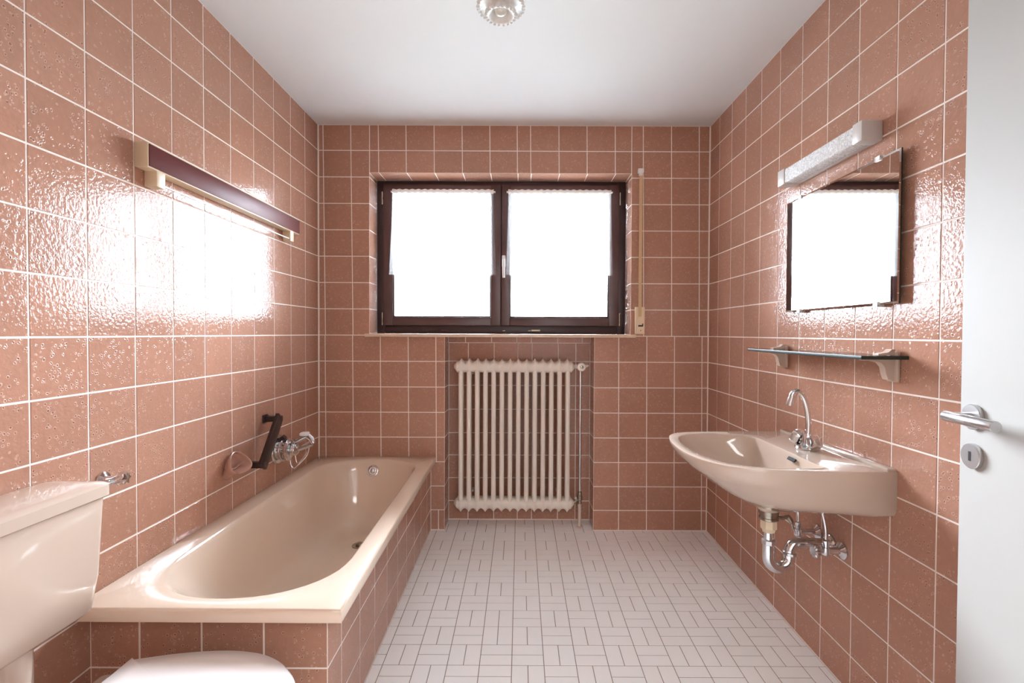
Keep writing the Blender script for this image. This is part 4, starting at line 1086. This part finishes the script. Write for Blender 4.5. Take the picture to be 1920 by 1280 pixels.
# ---------------------------------------------------------------- ceiling lamp
cl = thing('ceiling_lamp', (-0.075, 1.80, CEIL), 'white scalloped glass ceiling lamp with beaded rings', 'lamp')
lx, ly = -0.075, 1.80
b = B(); b.lathe([(0.055, 0), (0.056, -0.012), (0.045, -0.022)], (lx, ly, CEIL - 0.0005), (0, 0, 1), 32); b.build('canopy', M['white'], cl)
b = B()
def scallop(r, z, amp, n=22, N=132): return [(lx + (r + amp * math.cos(n * 2 * PI * k / N)) * math.cos(2 * PI * k / N), ly + (r + amp * math.cos(n * 2 * PI * k / N)) * math.sin(2 * PI * k / N), z) for k in range(N)]
b.loft([scallop(0.048, CEIL - 0.020, 0), scallop(0.064, CEIL - 0.030, 0.001), scallop(0.080, CEIL - 0.045, 0.003), scallop(0.086, CEIL - 0.055, 0.004), scallop(0.084, CEIL - 0.060, 0.004), scallop(0.078, CEIL - 0.057, 0.002), scallop(0.066, CEIL - 0.052, 0.001), scallop(0.052, CEIL - 0.056, 0), scallop(0.047, CEIL - 0.064, 0.001), scallop(0.055, CEIL - 0.078, 0.003, 14), scallop(0.058, CEIL - 0.086, 0.004, 14), scallop(0.052, CEIL - 0.090, 0.003, 14), scallop(0.042, CEIL - 0.086, 0.001, 14), scallop(0.034, CEIL - 0.076, 0), scallop(0.029, CEIL - 0.062, 0)], False, True)
b.build('glass_shade', M['lampglass'], cl, ang=80)
def beads(r, z, n, s):
    for k in range(n):
        a = 2 * PI * (k + 0.5) / n
        b.lathe([(s * math.sin(PI * (i + 0.2) / 5.4), s * math.cos(PI * (i + 0.2) / 5.4)) for i in range(6)], (lx + r * math.cos(a), ly + r * math.sin(a), z), (0, 0, 1), 8)
b = B(); beads(0.083, CEIL - 0.060, 30, 0.0062); b.build('bead_ring', M['lampglass'], cl)
b = B(); beads(0.054, CEIL - 0.089, 20, 0.0058); b.build('bead_ring', M['lampglass'], cl)
b = B(); b.lathe([(0.010, -0.040), (0.016, -0.050), (0.0225, -0.064), (0.023, -0.072), (0.018, -0.082), (0.010, -0.087), (0.002, -0.089)], (lx, ly, CEIL), (0, 0, 1), 24); b.build('bulb', M['bulb'], cl)

# ---------------------------------------------------------------- open door at the right
phi = math.radians(8.0)
EX, EY = 0.930, 1.030            # free edge of the leaf
dirv = Vector((math.sin(phi), math.cos(phi), 0)); nrm = Vector((-math.cos(phi), math.sin(phi), 0))
dr_ = thing('door_1', (EX - dirv.x * 0.965, EY - dirv.y * 0.965, 0.03), kind='structure')
def dM(s, z): # frame on the leaf face: x along the leaf towards the free edge, y out of the face, z up
    o = Vector((EX, EY, 0)) + dirv * s + Vector((0, 0, z))
    Mx = Matrix((dirv, nrm, Vector((0, 0, 1)))).transposed().to_4x4(); Mx.translation = o; return Mx
b = B(); b.box(-0.965, 0.0, -0.040, 0.0, 0.032, 2.005, 0.002, 2, M=dM(0, 0)); b.build('door_leaf', M['door'], dr_)
def dlathe(b, prof, s, z, n=40):
    o = Vector((EX, EY, 0)) + dirv * s + Vector((0, 0, z)); b.lathe(prof, o, nrm, n)
def dpt(s, o, z): return Vector((EX, EY, z)) + dirv * s + nrm * o
HS = -0.040
b = B(); dlathe(b, [(0.0255, 0.0003), (0.0255, 0.0075), (0.0245, 0.0085), (0.012, 0.0087)], HS, 1.091); ro = b.build('handle_rosette', M['steel'], dr_)
b = B()
b.tube([dpt(HS, 0.007, 1.091), dpt(HS, 0.042, 1.091)], 0.0090, 18)
b.build('handle_neck', M['steel'], ro)
b = B(); b.tube([dpt(HS + 0.010, 0.048, 1.091), dpt(HS + 0.009, 0.048, 1.091), dpt(HS - 0.116, 0.048, 1.091), dpt(HS - 0.117, 0.048, 1.091)], [0.0098, 0.0105, 0.0105, 0.0098], 24); b.build('door_handle', M['steel'], dr_, label='brushed steel lever handle')
b = B(); dlathe(b, [(0.0255, 0.0003), (0.0255, 0.0075), (0.0245, 0.0085), (0.010, 0.0087)], HS, 1.011); ke = b.build('key_rosette', M['steel'], dr_)
b = B(); b.box(-0.0032, 0.0032, 0.0083, 0.0092, -0.0095, 0.0095, 0.0, 1, M=dM(HS, 1.011)); b.build('keyhole', M['black'], ke, smooth=False)
for z in (0.25, 1.75):
    b = B(); b.tube([dpt(-0.972, -0.010, z - 0.045), dpt(-0.972, -0.010, z + 0.045)], 0.008, 12); b.build('hinge', M['steel'], dr_)
b = B()
b.box(DX0 - 0.06, DX0 + 0.012, Y0 - 0.13, Y0 + 0.014, 0.004, DZ1 + 0.06, 0.003); b.box(DX1 - 0.012, DX1 + 0.06, Y0 - 0.13, Y0 + 0.014, 0.004, DZ1 + 0.06, 0.003); b.box(DX0 + 0.012, DX1 - 0.012, Y0 - 0.13, Y0 + 0.014, DZ1 - 0.012, DZ1 + 0.06, 0.003)
b.build('trim_1', M['door'], kind='structure')
